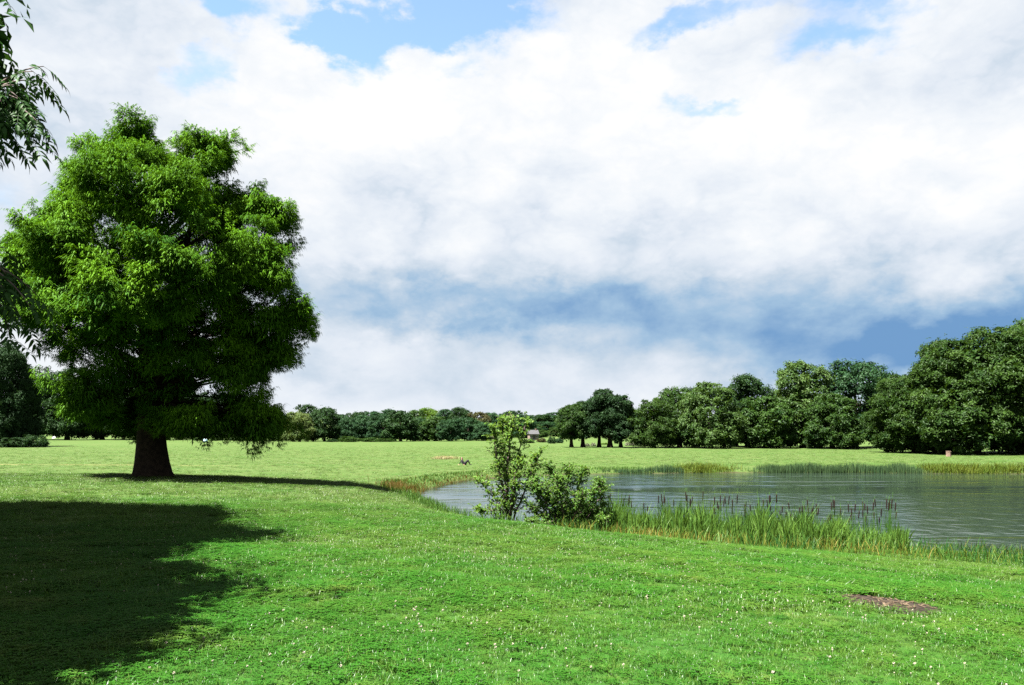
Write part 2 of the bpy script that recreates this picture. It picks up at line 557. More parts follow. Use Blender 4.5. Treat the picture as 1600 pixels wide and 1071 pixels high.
# ------------------------------------------------------------------ terrain
FIELD, WATER = -3.9, -4.4
EDGE = np.array([(-150, 47), (-60, 48), (-30, 50), (-21, 49.5), (-14.7, 45), (-10.5, 40), (-6.2, 34), (-4.3, 30), (-1.2, 25),
                 (2.45, 22), (6.85, 21.5), (11.2, 21), (12.7, 20), (30, 17.5), (60, 16), (110, 10), (110, -90), (-150, -90)], float)
POND = np.array([(-6.9, 55.3), (-5.6, 64), (-3.6, 70.8), (0, 75.7), (7.6, 80), (19.7, 82.5), (32.8, 82.5), (51, 80.5), (75, 70),
                 (74, 48), (48, 30), (30, 26), (16.5, 25.7), (14.9, 26.6), (11, 28), (6, 29.2), (1.5, 31), (-1.2, 36), (-3.3, 43), (-5.6, 50)], float)
CTRL = np.array([(12.7, 20, -3.47), (11.2, 21, -3.48), (6.85, 21.5, -3.22), (2.45, 22, -2.77), (-1.2, 25, -2.71), (-4.3, 30, -2.82),
                 (-6.2, 34, -2.9), (-10.5, 40, -2.7), (-14.7, 45, -2.68), (-20, 44, -2.56), (-30, 48, -2.62), (-45, 47, -2.66),
                 (0, 0, -1.65), (-10, 5, -1.62), (8, 3, -2.0), (-12, 27, -2.42), (-30, 15, -1.9), (20, 6, -2.7), (28, 15, -3.5),
                 (0, -12, -1.5), (-35, -12, -1.5), (28, -12, -2.1), (0, 11, -2.05), (-5, 18, -2.35), (-45, 28, -2.2)], float)


def _tps():
    d = np.linalg.norm(CTRL[:, None, :2] - CTRL[None, :, :2], axis=2)
    K = np.where(d > 0, d * d * np.log(d + 1e-9), 0) + np.eye(len(CTRL)) * 8.0
    Pm = np.c_[np.ones(len(CTRL)), CTRL[:, :2]]
    A = np.block([[K, Pm], [Pm.T, np.zeros((3, 3))]])
    return np.linalg.solve(A, np.r_[CTRL[:, 2], 0, 0, 0])


TPS = _tps()


def plateau(x, y):
    x = np.clip(x, -46, 30)
    y = np.clip(y, -12, 50)
    out = TPS[-3] + TPS[-2] * x + TPS[-1] * y
    for i in range(len(CTRL)):
        d = np.hypot(x - CTRL[i, 0], y - CTRL[i, 1])
        out = out + TPS[i] * d * d * np.log(d + 1e-9)
    return np.clip(out, -3.75, -1.3)


def sdist(x, y, poly):
    """signed distance, positive outside"""
    best = np.full(x.shape, 1e9)
    inside = np.zeros(x.shape, bool)
    n = len(poly)
    for i in range(n):
        ax, ay = poly[i]
        bx, by = poly[(i + 1) % n]
        ex, ey = bx - ax, by - ay
        t = np.clip(((x - ax) * ex + (y - ay) * ey) / (ex * ex + ey * ey), 0, 1)
        best = np.minimum(best, np.hypot(x - ax - t * ex, y - ay - t * ey))
        c = ((ay > y) != (by > y)) & (x < (bx - ax) * (y - ay) / (by - ay + 1e-12) + ax)
        inside ^= c
    return np.where(inside, -best, best)


def sstep(a, b, v):
    t = np.clip((v - a) / (b - a), 0, 1)
    return t * t * (3 - 2 * t)


def ground(x, y):
    x = np.asarray(x, float)
    y = np.asarray(y, float)
    shape = np.broadcast(x, y).shape
    x = np.broadcast_to(x, shape).ravel()
    y = np.broadcast_to(y, shape).ravel()
    d = sdist(x, y, EDGE)
    w = 22 - 13 * sstep(-9, -1, x)
    field = FIELD + 0.10 * np.sin(x * 0.043 + 1.0) * np.sin(y * 0.05) + 13.0 * sstep(300, 640, y) + 10 * sstep(140, 500, np.abs(x)) * sstep(120, 400, y)
    t = sstep(-1.2, 1.0, d / w * 2 - 1.0 + 0.2)
    t = np.where(d < -0.12 * w, 0, t)
    z = plateau(x, y) * (1 - t) + field * t
    z = z + 0.025 * np.sin(x * 1.3 + 0.7 * np.sin(y * 0.9)) * np.sin(y * 1.1 + 0.4) + 0.015 * np.sin(x * 3.1 + y * 1.7)
    p = sdist(x, y, POND) + 0.35 * np.sin(x * 0.9) * np.cos(y * 0.7) + 0.15 * np.sin(x * 2.7 + y)
    bank = np.where(p > 0, WATER + 0.02 + 0.30 * p, np.maximum(WATER + 0.02 + 0.35 * p, WATER - 0.9))
    k = 0.18
    h = np.clip(0.5 + 0.5 * (bank - z) / k, 0, 1)
    z = bank * (1 - h) + z * h - k * h * (1 - h)
    return z.reshape(shape)


def gz(x, y):
    return float(ground(np.array([x]), np.array([y]))[0])


def hit(px, py, d0=3.0, d1=600.0):
    """where the sight line through a photo pixel meets the ground"""
    D = np.geomspace(d0, d1, 4000)
    x = (px - HX) / F * D
    z = (HY - py) / F * D
    g = ground(x, D)
    i = np.argmax(z <= g)
    return x[i], D[i], g[i]


def axis_steps(fine, lo, hi, growth=1.12):
    pos = [0.0]
    s = fine
    while pos[-1] < hi:
        pos.append(pos[-1] + s)
        if pos[-1] > lo:
            s *= growth
    return pos


def build_ground():
    xr = axis_steps(0.5, 26, 3500, 1.10)
    xs = np.array([-v for v in xr[:0:-1]] + xr)
    yf = axis_steps(0.45, 96, 5000, 1.10)
    yb = axis_steps(1.5, 12, 400, 1.3)
    ys = np.array([-v for v in yb[:0:-1]] + yf)
    X, Y = np.meshgrid(xs, ys)
    Z = ground(X, Y)
    nx, ny = len(xs), len(ys)
    V = np.c_[X.ravel(), Y.ravel(), Z.ravel()]
    i = (np.arange(ny - 1)[:, None] * nx + np.arange(nx - 1)[None]).ravel()
    Fc = np.r_[np.c_[i, i + 1, i + nx + 1], np.c_[i, i + nx + 1, i + nx]]
    a = Acc()
    a.add(V, Fc)
    o = link('ground', a.mesh('ground', 'turf', True))
    o['kind'] = 'structure'
    o['label'] = 'rolling green lawn and mown park field round the pond'
    # pond surface
    pts = [np.array(p) for p in POND]
    c = np.array([22.0, 55.0])
    big = [(p + unit(p - c) * 1.6) for p in pts]
    a = Acc()
    V = np.array([(*c, WATER)] + [(*p, WATER) for p in big])
    n = len(big)
    # ring from the centre; polygon is star shaped about c
    Fc = [(0, 1 + (k + 1) % n, 1 + k) for k in range(n)]
    a.add(V, Fc)
    o = link('water', a.mesh('water', 'water'))
    o['kind'] = 'structure'
    o['label'] = 'rippled grey pond water beyond the lawn'


build_ground()

# ------------------------------------------------------------------ tree makers
# one leaf spray for broadleaf crowns: three creased leaves


def leaf_spray():
    V, Fc = [], []
    for k, (a, l, w, lift) in enumerate(((0.0, 1.0, 0.46, 0.10), (2.2, 0.85, 0.42, -0.12), (4.1, 0.9, 0.44, 0.05))):
        c, s = math.cos(a), math.sin(a)
        b = len(V)
        for u, v, h in ((0.05, 0, 0), (0.5 * l, w * 0.5, lift), (l, 0, -0.18), (0.5 * l, -w * 0.5, lift)):
            V.append((c * u - s * v, s * u + c * v, h))
        Fc += [(b, b + 1, b + 2), (b, b + 2, b + 3)]
    return np.array(V), np.array(Fc)


SPRAY_V, SPRAY_F = leaf_spray()


def lobe_surface(lobes, m, rng, down=0.45):
    """points on the outer skin of a union of ellipsoids, with normals"""
    L = np.array(lobes, float)        # cx cy cz rx ry rz
    area = (L[:, 3] * L[:, 4] + L[:, 3] * L[:, 5] + L[:, 4] * L[:, 5])
    P, Nn = [], []
    tries = 0
    while sum(len(p) for p in P) < m and tries < 60:
        tries += 1
        k = rng.choice(len(L), size=m, p=area / area.sum())
        u = sphere_pts(m, rng)
        p = L[k, :3] + u * L[k, 3:]
        n = unit(u / L[k, 3:])
        keep = np.ones(m, bool)
        for l in L:
            q = ((p - l[:3]) / l[3:])
            keep &= (q * q).sum(1) > 0.93
        keep &= (n[:, 2] > -0.35) | (rng.random(m) < down)
        P.append(p[keep])
        Nn.append(n[keep])
    P = np.concatenate(P)[:m]
    Nn = np.concatenate(Nn)[:m]
    return P, Nn


def crown_mesh(name, lobes, rng, puffs, cards, size, puff_r, mat, inner=0.25, zfloor=0.15):
    a = Acc()
    P, Nn = lobe_surface(lobes, puffs, rng)
    ptint = rng.normal(0.5, 0.16, len(P))
    m = len(P)
    pr = puff_r * rng.uniform(0.45, 1.35, m)
    k = np.repeat(np.arange(m), cards)
    u = sphere_pts(len(k), rng)
    # puffs are domed: most leaves sit on the outer, upper side
    bias = unit(u + 0.75 * Nn[k] + np.array([0, 0, 0.35]))
    rad = pr[k] * rng.uniform(0.35, 1.0, len(k)) ** 0.6 * np.exp(rng.normal(0, 0.24, len(k)))
    pos = P[k] + bias * rad[:, None] * np.array([1, 1, 0.8]) - Nn[k] * (pr[k] * 0.35)[:, None]
    nrm = unit(bias + 0.55 * rng.normal(size=(len(k), 3)) + np.array([0, 0, 0.25]))
    ok = pos[:, 2] > zfloor
    pos, nrm, kk = pos[ok], nrm[ok], k[ok]
    R = frames(nrm, rng.uniform(0, 6.28, len(pos)))
    tint = np.clip(ptint[kk] + rng.normal(0, 0.12, len(pos)), 0, 1)
    a.inst(SPRAY_V, SPRAY_F, pos, R, size * rng.uniform(0.65, 1.3, len(pos)), tint)
    # leaves deeper in, so that the crown is not hollow
    mi = int(len(k) * inner)
    L = np.array(lobes, float)
    kk = rng.integers(0, len(L), mi)
    u = sphere_pts(mi, rng) * (rng.uniform(0.25, 0.88, mi) ** 0.6)[:, None]
    pos = L[kk, :3] + u * L[kk, 3:]
    pos = pos[pos[:, 2] > zfloor]
    R = frames(sphere_pts(len(pos), rng), rng.uniform(0, 6.28, len(pos)))
    a.inst(SPRAY_V, SPRAY_F, pos, R, size * 1.7 * rng.uniform(0.8, 1.3, len(pos)), rng.uniform(0.2, 0.6, len(pos)))
    return a.mesh(name, mat)


def trunk_mesh(name, h, r, lobes, rng, limbs=9, mat='bark', flare=1.6, lean=0.0):
    a = Acc()
    n = 9
    t = np.linspace(0, 1, n)
    path = np.c_[lean * t * t + 0.08 * np.sin(t * 5), 0.07 * np.cos(t * 4) - 0.07, -0.25 + (h + 0.25) * t]
    rad = r * (0.18 + 0.82 * (1 - t) ** 0.8) * (1 + (flare - 1) * np.exp(-t * 14))
    a.add(*tube(path, rad, 10))
    L = np.array(lobes, float)
    for k in range(limbs):
        l = L[k % len(L)]
        s = rng.uniform(0.22, 0.75)
        p0 = path[0] * (1 - s) + path[-1] * s
        tip = l[:3] + sphere_pts(1, rng)[0] * l[3:] * 0.6
        mid = (p0 + tip) / 2 + np.array([0, 0, -0.06 * h]) + rng.normal(0, 0.15, 3)
        q = np.linspace(0, 1, 6)[:, None]
        pa = (1 - q) ** 2 * p0 + 2 * q * (1 - q) * mid + q * q * tip
        a.add(*tube(pa, r * 0.42 * (1 - 0.85 * q[:, 0]), 6))
    return a.mesh(name, mat, True)


PROTO = {}


def proto(key, H, W, base, seed, nl=9, puffs=150, cards=34, size=0.42, puff_r=1.0, r=0.45, shape='round', inner=0.25):
    """broadleaf prototype of height H, width W, crown starting at fraction base"""
    rng = np.random.default_rng(seed)
    lobes = []
    cz0, cz1 = base * H, H
    R = W / 2
    mid = (cz0 + cz1) / 2
    lobes.append((0, 0, mid, R * 0.72, R * 0.72, (cz1 - cz0) * 0.43))
    for k in range(nl):
        ang = k * 2.4 + rng.uniform(-0.3, 0.3)
        f = (k + 0.5) / nl
        if shape == 'round':
            rr = R * (0.62 * math.sin(math.pi * (0.16 + 0.72 * f)) + 0.02)
            zz = cz0 + (cz1 - cz0) * (0.16 + 0.70 * f)
        elif shape == 'skirt':
            rr = R * (0.68 * math.cos(1.25 * f) + 0.02)
            zz = cz0 + (cz1 - cz0) * (0.14 + 0.72 * f)
        else:
            rr = R * 0.55 * (1 - 0.55 * f)
            zz = cz0 + (cz1 - cz0) * (0.2 + 0.66 * f)
        lr = R * rng.uniform(0.30, 0.46)
        lobes.append((rr * math.cos(ang), rr * math.sin(ang), zz, lr, lr, lr * rng.uniform(0.75, 1.0)))
    if base < 0.1:
        for k in range(9):
            ang = k * 0.698 + rng.uniform(-0.2, 0.2)
            lr = R * rng.uniform(0.26, 0.36)
            rr = R * rng.uniform(0.52, 0.70)
            lobes.append((rr * math.cos(ang), rr * math.sin(ang), lr * 0.95 + rng.uniform(0.02, 0.12) * H, lr, lr, lr * 1.1))
    cm = crown_mesh('crown', lobes, rng, puffs, cards, size, puff_r, 'mid', inner)
    tm = trunk_mesh('trunk', H * 0.78, r, lobes, rng)
    PROTO[key] = (cm, tm, H, W)


proto('a', 16, 14, 0.04, 11, 11, 200, 36, 0.50, 1.15, 0.45, 'skirt')
proto('b', 16, 13, 0.05, 12, 10, 190, 36, 0.50, 1.20, 0.45, 'round')
proto('c', 16, 12, 0.04, 13, 10, 180, 36, 0.50, 1.10, 0.42, 'tall')
proto('d', 12, 10, 0.13, 14, 10, 190, 32, 0.40, 0.80, 0.48, 'round')
proto('e', 12, 12, 0.11, 15, 11, 210, 32, 0.40, 0.85, 0.50, 'skirt')
proto('f', 13, 12, 0.05, 16, 10, 130, 26, 0.60, 1.15, 0.40, 'round')
proto('g', 13, 11, 0.06, 17, 9, 120, 26, 0.60, 1.20, 0.40, 'skirt')
proto('big', 18, 20, 0.03, 18, 18, 520, 46, 0.42, 1.15, 0.6, 'skirt', 0.35)
proto('big2', 18, 17, 0.03, 19, 15, 420, 46, 0.42, 1.15, 0.6, 'round', 0.35)
proto('shrub', 3, 4, 0.0, 20, 7, 60, 26, 0.25, 0.42, 0.08, 'skirt')


def tree(name, key, px, wpx, top, D, mat, label, cat='tree', group=None, rz=None, baseclear=None, zoff=0.0):
    cm, tm, H, W = PROTO[key]
    x = (px - HX) / F * D
    z = gz(x, D)
    h = (HY - top) / F * D - z
    w = wpx / F * D
    e = link(name, None, None, (x, D, z + zoff), RNG.uniform(0, 6.28) if rz is None else rz, (w / W, w / W, h / H))
    tag(e, label, cat, group)
    link('trunk', tm, e)
    c = link('crown', cm, e)
    c.material_slots[0].link = 'OBJECT'
    c.material_slots[0].material = M[mat]
    return e


# ------------------------------------------------------------------ far trees
G1 = 'trees along the right side of the field'
tree('broadleaf_tree', 'a', 1022, 82, 622, 172, 'olive', 'low rounded olive green tree at the left end of the right-hand wood', group=G1)
tree('broadleaf_tree', 'b', 1062, 96, 603, 180, 'mid', 'rounded green tree second from the left in the right-hand wood', group=G1)
tree('broadleaf_tree', 'a', 1110, 104, 594, 170, 'pale', 'paler green leafy tree third from the left in the right-hand wood', group=G1)
tree('broadleaf_tree', 'c', 1168, 92, 586, 184, 'dark', 'dark domed treetop rising behind the middle of the right-hand wood', group=G1)
tree('broadleaf_tree', 'g', 1196, 92, 618, 172, 'mid', 'lower green tree left of the tall pale tree in right-hand wood', group=G1)
tree('broadleaf_tree', 'c', 1254, 104, 563, 175, 'pale', 'tall pale green tree in the middle of the right-hand wood', group=G1)
tree('broadleaf_tree', 'b', 1336, 118, 560, 178, 'teal', 'tall dark green domed tree right of the tall pale tree', group=G1)
tree('broadleaf_tree', 'a', 1300, 96, 612, 168, 'mid', 'lower green tree in front between the two tallest wood trees', group=G1)
tree('broadleaf_tree', 'f', 1392, 84, 584, 186, 'teal', 'bluish green tree half hidden behind the huge right-hand tree', group=G1)
tree('broadleaf_tree', 'big2', 1432, 150, 580, 138, 'olive', 'olive green outer tree leaning left of the huge right-hand tree', group=G1)
tree('broadleaf_tree', 'big', 1522, 246, 520, 133, 'olive', 'huge dense green tree on the right beside the small pinkish block', group=G1)
tree('broadleaf_tree', 'big2', 1620, 190, 506, 138, 'mid', 'tall dense tree cut by the right edge of the photo', group=G1)
tree('broadleaf_tree', 'b', 1150, 90, 632, 190, 'dark', 'dark tree deep in the right-hand wood under the domed treetop', group=G1)
tree('broadleaf_tree', 'b', 1235, 80, 606, 192, 'dark', 'dark tree tucked behind the tall pale tree', group=G1)

G2 = 'open-grown oaks with bare trunks'
tree('oak_tree', 'd', 893, 56, 630, 176, 'mid', 'smaller lighter green oak leftmost of the trunked oak row', group=G2)
tree('oak_tree', 'd', 911, 66, 624, 178, 'dark', 'dark oak second from the left in the trunked row', group=G2)
tree('oak_tree', 'e', 936, 68, 620, 180, 'black', 'thin-trunked very dark oak in the middle of the row', group=G2)
tree('oak_tree', 'e', 953, 88, 611, 176, 'black', 'tallest very dark oak with the thickest trunk in the row', group=G2)
tree('oak_tree', 'd', 970, 58, 628, 178, 'black', 'very dark oak rightmost of the trunked row', group=G2)

G3 = 'trees of the far wood across the field'
front = [(541, 34, 653, 'teal'), (566, 44, 648, 'teal'), (596, 46, 645, 'teal'), (626, 60, 641, 'dark'), (656, 40, 653, 'teal'),
         (680, 50, 650, 'mid'), (703, 40, 655, 'teal'), (732, 56, 652, 'teal'), (760, 40, 660, 'teal')]
words = ['first', 'second', 'third', 'fourth', 'fifth', 'sixth', 'seventh', 'eighth', 'ninth', 'tenth', 'eleventh', 'twelfth', 'thirteenth', 'fourteenth', 'fifteenth', 'sixteenth', 'seventeenth', 'eighteenth', 'nineteenth']
for i, (px, w, top, mt) in enumerate(front):
    tree('wood_tree', 'fg'[i % 2], px, w, top, 274 + 7 * ((i * 5) % 3), mt,
         f'{"dark" if mt == "dark" else "green"} tree {words[i]} from the left in the front row of the far wood', group=G3)
back = [(535, 36, 647, 'teal'), (556, 40, 644, 'dark'), (584, 44, 642, 'teal'), (612, 44, 640, 'teal'), (648, 46, 640, 'mid'),
        (672, 46, 638, 'bright'), (697, 46, 639, 'teal'), (722, 44, 637, 'dark'), (748, 44, 643, 'rust'), (772, 44, 645, 'teal'),
        (800, 44, 641, 'dark'), (822, 40, 648, 'teal')]
for i, (px, w, top, mt) in enumerate(back):
    tree('wood_tree', 'gf'[i % 2], px, w, top, 330 + 11 * ((i * 7) % 4), mt,
         f'{ {"rust": "reddish brown", "bright": "bright green", "mid": "mid green", "dark": "dark", "teal": "bluish green"}[mt] } treetop {words[i]} from the left on the skyline of the far wood', group=G3)
hill = [(790, 40, 655, 430, 'teal'), (815, 44, 652, 450, 'teal'), (842, 44, 648, 470, 'dark'), (868, 44, 644, 480, 'teal'), (893, 44, 640, 490, 'dark'),
        (832, 34, 662, 400, 'mid'), (856, 38, 659, 410, 'teal'), (880, 36, 656, 410, 'olive'), (905, 40, 650, 440, 'teal'), (930, 44, 645, 480, 'teal'),
        (962, 44, 643, 480, 'dark'), (990, 44, 640, 470, 'teal'), (870, 30, 668, 360, 'olive'), (846, 24, 672, 350, 'mid'), (980, 40, 660, 400, 'teal')]
RANK = np.argsort(np.argsort([t[0] for t in hill]))
for i, (px, w, top, D, mt) in enumerate(hill):
    tree('hillside_tree', 'fg'[i % 2], px, w, top, D, mt,
         f'{ {"olive": "olive", "mid": "mid green", "dark": "dark", "teal": "bluish green"}[mt] } tree on the slope behind the oaks, {words[RANK[i]]} from the left there', group='trees on the slope behind the oaks')

tree('round_tree', 'f', 468, 50, 644, 268, 'palest', 'pale yellowish green round tree standing out before the dark trees', group=None)
tree('dark_tree', 'f', 507, 58, 637, 274, 'dark', 'dark rounded tree right beside the pale round tree')
tree('dark_tree', 'g', 480, 46, 631, 300, 'dark', 'dark treetop peeping up behind the pale round tree')
tree('dark_tree', 'g', 426, 60, 640, 282, 'olive', 'olive dark tree left of the pale round tree', rz=1.0)
tree('dark_tree', 'f', 447, 36, 650, 300, 'teal', 'bluish treetop in the gap left of the pale round tree')
G4 = 'dark trees behind the big cypress'
for i, (px, w, top, D) in enumerate([(-60, 90, 575, 290), (55, 80, 590, 300), (105, 88, 574, 300), (160, 84, 600, 310), (215, 84, 590, 305), (262, 76, 604, 300),
                                     (305, 80, 610, 305), (345, 70, 614, 300), (388, 76, 622, 295)]):
    tree('dark_tree', 'abc'[i % 3], px, w, top, D, 'black' if i % 2 else 'dark',
         f'very dark tree {words[i]} from the left in the row behind the big cypress', group=G4)
tree('dark_tree', 'big2', 0, 118, 536, 186, 'black', 'large dark tree at the left edge with a low bush at its foot')
tree('low_bush', 'shrub', 52, 44, 680, 180, 'dark', 'low dark bush at the foot of the large left-edge tree', 'bush')
tree('low_bush', 'shrub', 22, 40, 684, 178, 'dark', 'low dark bush nearest the left edge on the field', 'bush')
for i, (px, w, top, D, mt, lb) in enumerate([
        (545, 34, 682, 262, 'olive', 'low olive hedge bush at the left foot of the far wood'),
        (578, 34, 684, 264, 'mid', 'low green hedge bush second along the foot of the far wood'),
        (604, 30, 685, 264, 'olive', 'low olive hedge bush third along the foot of the far wood'),
        (862, 14, 683, 232, 'dark', 'small dark rounded bush right of the pink house'),
        (874, 14, 684, 240, 'teal', 'small blue green bush next to the dark rounded bush'),
        (846, 16, 685, 250, 'rust', 'small brownish bush in front of the pink house'),
        (826, 20, 686, 240, 'mid', 'small green bush left of the pink house'),
        (338, 16, 680, 282, 'olive', 'light olive bush beside the tiny pale blue shape'),
        (368, 16, 674, 286, 'mid', 'small green bush under the right skirt of the cypress'),
        (310, 18, 684, 284, 'mid', 'small green bush left of the tiny pale blue shape'),
        (392, 18, 682, 286, 'bright', 'small bright bush below the cypress skirt on the right'),
        (918, 8, 693, 190, 'whitebush', 'left whitish low bush between the oak trunks'),
        (927, 9, 692, 191, 'whitebush', 'right whitish low bush between the oak trunks'),
        (945, 12, 692, 215, 'bright', 'bright green low bush seen behind the tallest oak trunk'),
        (984, 16, 691, 200, 'whitebush', 'pale low bush right of the oak trunks'),
        (520, 20, 686, 262, 'dark', 'tiny dark bush at the right foot of the dark rounded tree')]):
    tree('low_bush', 'shrub', px, w, top, D, mt, lb, 'bush', 'low bushes along the far edge of the field')

# ------------------------------------------------------------------ the big cypress


def cypress_spray_clump(rng, n=36):
    V, Fc, T = [], [], []
    for i in range(n):
        phi = rng.uniform(-1.6, 1.6)
        r0 = rng.uniform(0.0, 0.45)
        z0 = rng.uniform(-0.22, 0.30)
        lift = rng.uniform(-0.15, 0.55)
        c, s = math.cos(phi), math.sin(phi)
        out = np.array([c, s, 0.0])
        side = np.array([-s, c, 0.0])
        l = rng.uniform(0.16, 0.28)
        p0 = out * r0 + np.array([0, 0, z0 - 0.3 * r0 * r0])
        p1 = p0 + out * l + np.array([0, 0, l * lift])
        p2 = p1 + out * l * rng.uniform(0.35, 0.75) + np.array([0, 0, l * (lift * 0.2 - rng.uniform(0.35, 1.0))])
        w = rng.uniform(0.018, 0.032)
        b = len(V)
        V += [p0 - side * w * 0.4, p0 + side * w * 0.4, p1 - side * w, p1 + side * w, p2]
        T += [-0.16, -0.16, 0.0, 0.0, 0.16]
        Fc += [(b, b + 2, b + 1), (b + 1, b + 2, b + 3), (b + 2, b + 4, b + 3)]
        for sg in (-1, 1):
            for q in (0.25, 0.7):
                m = p0 * (1 - q) + p1 * q
                e = m + side * sg * rng.uniform(0.06, 0.12) + out * 0.09 + np.array([0, 0, -rng.uniform(0.04, 0.15)])
                b = len(V)
                V += [m - out * 0.017, m + out * 0.017, e]
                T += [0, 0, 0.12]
                Fc += [(b, b + 2, b + 1)]
    return np.array(V), np.array(Fc), np.array(T)


def build_cypress():
    rng = np.random.default_rng(42)
    D = 44.0
    bx = (238 - HX) / F * D
    bz = gz(bx, D)
    s = D / F
    base_py = HY - bz / s

    def L(px, py, rx, rz, dy=0.0, ry=None):
        return ((px - 238) * s, dy, (base_py - py) * s, rx * s, (ry or rx) * s, rz * s)
    lobes = [L(210, 226, 34, 38, 0), L(212, 280, 74, 66, 0), L(318, 236, 28, 34, 0.6), L(305, 300, 66, 66, 0.6),
             L(402, 330, 36, 40, 0.8), L(385, 400, 58, 66, 0.2), L(368, 440, 80, 60, -1.5), L(418, 505, 68, 40, -0.6), L(405, 560, 44, 30, 0.2),
             L(245, 380, 95, 95, 0, 160), L(140, 320, 52, 56, 0.3), L(118, 400, 62, 60, 0), L(78, 420, 60, 52, 1.0), L(55, 470, 52, 50, 0.8), L(120, 500, 72, 50, -1.5),
             L(235, 500, 88, 50, -4.6), L(330, 455, 66, 50, -4.6), L(235, 330, 74, 62, -3.2), L(320, 350, 60, 52, -3.4), L(175, 420, 66, 58, -3.8),
             L(240, 500, 120, 90, 4.5), L(240, 360, 100, 90, 4.0),
             L(305, 585, 108, 62, 0.6, 110), L(200, 580, 72, 56, 0.4, 100), L(378, 625, 46, 48, 0.2), L(170, 622, 32, 30, -2.6),
             L(290, 640, 90, 42, 2.6), L(195, 638, 62, 38, 2.6), L(392, 664, 40, 26, 1.2), L(300, 655, 50, 26, 2.4), L(205, 640, 40, 30, 1.6), L(38, 395, 40, 30, 0.5),
             L(325, 652, 90, 30, 0.2), L(172, 640, 46, 36, -0.4), L(405, 668, 30, 22, 0.0)]
    JIT = np.random.default_rng(4)
    clumps = [cypress_spray_clump(rng) for _ in range(5)]
    P, Nn = lobe_surface(lobes, 450, rng, 0.5)
    P = P + Nn * JIT.uniform(-1.0, 0.35, (len(P), 1))
    a = Acc()
    br = Acc()
    # trunk with flared, fluted foot and two leaders
    sides = 20
    hts = np.array([-0.3, 0.0, 0.3, 0.8, 1.6, 2.6, 4.0, 6.5, 9.5, 13.0, 16.5])
    rad = np.array([1.28, 1.14, 1.02, 0.92, 0.80, 0.70, 0.62, 0.52, 0.40, 0.26, 0.10])
    ang = np.linspace(0, 2 * np.pi, sides, endpoint=False)
    V = []
    for h, r in zip(hts, rad):
        fl = 1 + 0.09 * math.exp(-max(h, 0) / 1.6) * np.cos(ang * 6 + 0.6) + 0.03 * np.cos(ang * 11 + h)
        V.append(np.c_[r * fl * np.cos(ang) - 0.05 * h / 2, r * fl * np.sin(ang), np.full(sides, h)])
    V = np.concatenate(V)
    Fc = []
    for i in range(len(hts) - 1):
        for j in range(sides):
            k = (j + 1) % sides
            Fc += [(i * sides + j, i * sides + k, (i + 1) * sides + k), (i * sides + j, (i + 1) * sides + k, (i + 1) * sides + j)]
    br.add(V, Fc)
    q = np.linspace(0, 1, 7)
    br.add(*tube(np.c_[-0.2 + 2.8 * q ** 0.8, 0.9 * q, 6.0 + 11.5 * q], 0.34 * (1 - 0.9 * q), 8))
    for i, (p, n) in enumerate(zip(P, Nn)):
        o = unit(np.array([p[0] * 0.12 + n[0] * 1.0, p[1] * 0.12 + n[1] * 1.0, 0]))
        lat = np.array([-o[1], o[0], 0])
        m = 11
        bs = rng.uniform(0.6, 1.25)
        u = rng.uniform(-0.95, 0.5, m) * bs
        v = rng.normal(0, 0.36, m) * bs
        rise = rng.uniform(-0.35, 0.75) if p[2] > 8 else rng.uniform(-0.6, 0.3)
        w = rng.normal(0, 0.26, m) + 0.15 + rise * (u + 0.4) - 0.16 * (u + 0.4) ** 2 - 0.35 * v * v
        pos = p + o * u[:, None] + lat * v[:, None] + np.array([0, 0, 1.0]) * w[:, None]
        yw = math.atan2(o[1], o[0]) + v * 0.9 + rng.normal(0, 0.3, m)
        R = yaw(yw, rng.uniform(-0.15, 0.4, m))
        bt = rng.normal(0.54, 0.17)
        cl = clumps[i % 5]
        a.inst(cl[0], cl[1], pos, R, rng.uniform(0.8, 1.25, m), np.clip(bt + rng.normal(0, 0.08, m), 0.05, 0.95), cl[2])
        if i % 3 == 0:
            z0 = max(4.2, min(15.5, p[2] * 0.8 - 0.1 * np.hypot(p[0], p[1])))
            p0 = np.array([-0.03 * z0, 0, z0])
            t = np.linspace(0, 1, 6)[:, None]
            mid = (p0 + p) / 2 + np.array([0, 0, 0.5])
            br.add(*tube((1 - t) ** 2 * p0 + 2 * t * (1 - t) * mid + t * t * (p - o * 0.4), 0.11 * (1 - 0.85 * t[:, 0]), 5))
    # inner foliage, tinted darker to put the crown's inner shade into its colour
    Ln = np.array(lobes)
    k = rng.integers(0, len(Ln), 620)
    uu = sphere_pts(620, rng) * rng.uniform(0.25, 0.85, 620)[:, None]
    pos = Ln[k, :3] + uu * Ln[k, 3:]
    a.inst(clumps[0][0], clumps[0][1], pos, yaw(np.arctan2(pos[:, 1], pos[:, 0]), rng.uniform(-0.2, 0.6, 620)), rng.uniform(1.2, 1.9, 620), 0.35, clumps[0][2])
    e = link('cypress_tree', None, None, (bx, D, bz))
    tag(e, 'large feathery bright green cypress with flared dark trunk on the lawn', 'tree')
    link('trunk', br.mesh('trunk', 'bark', True), e)
    link('crown', a.mesh('crown', 'cypress'), e)


build_cypress()

# ------------------------------------------------------------------ overhanging ash-like tree at the left


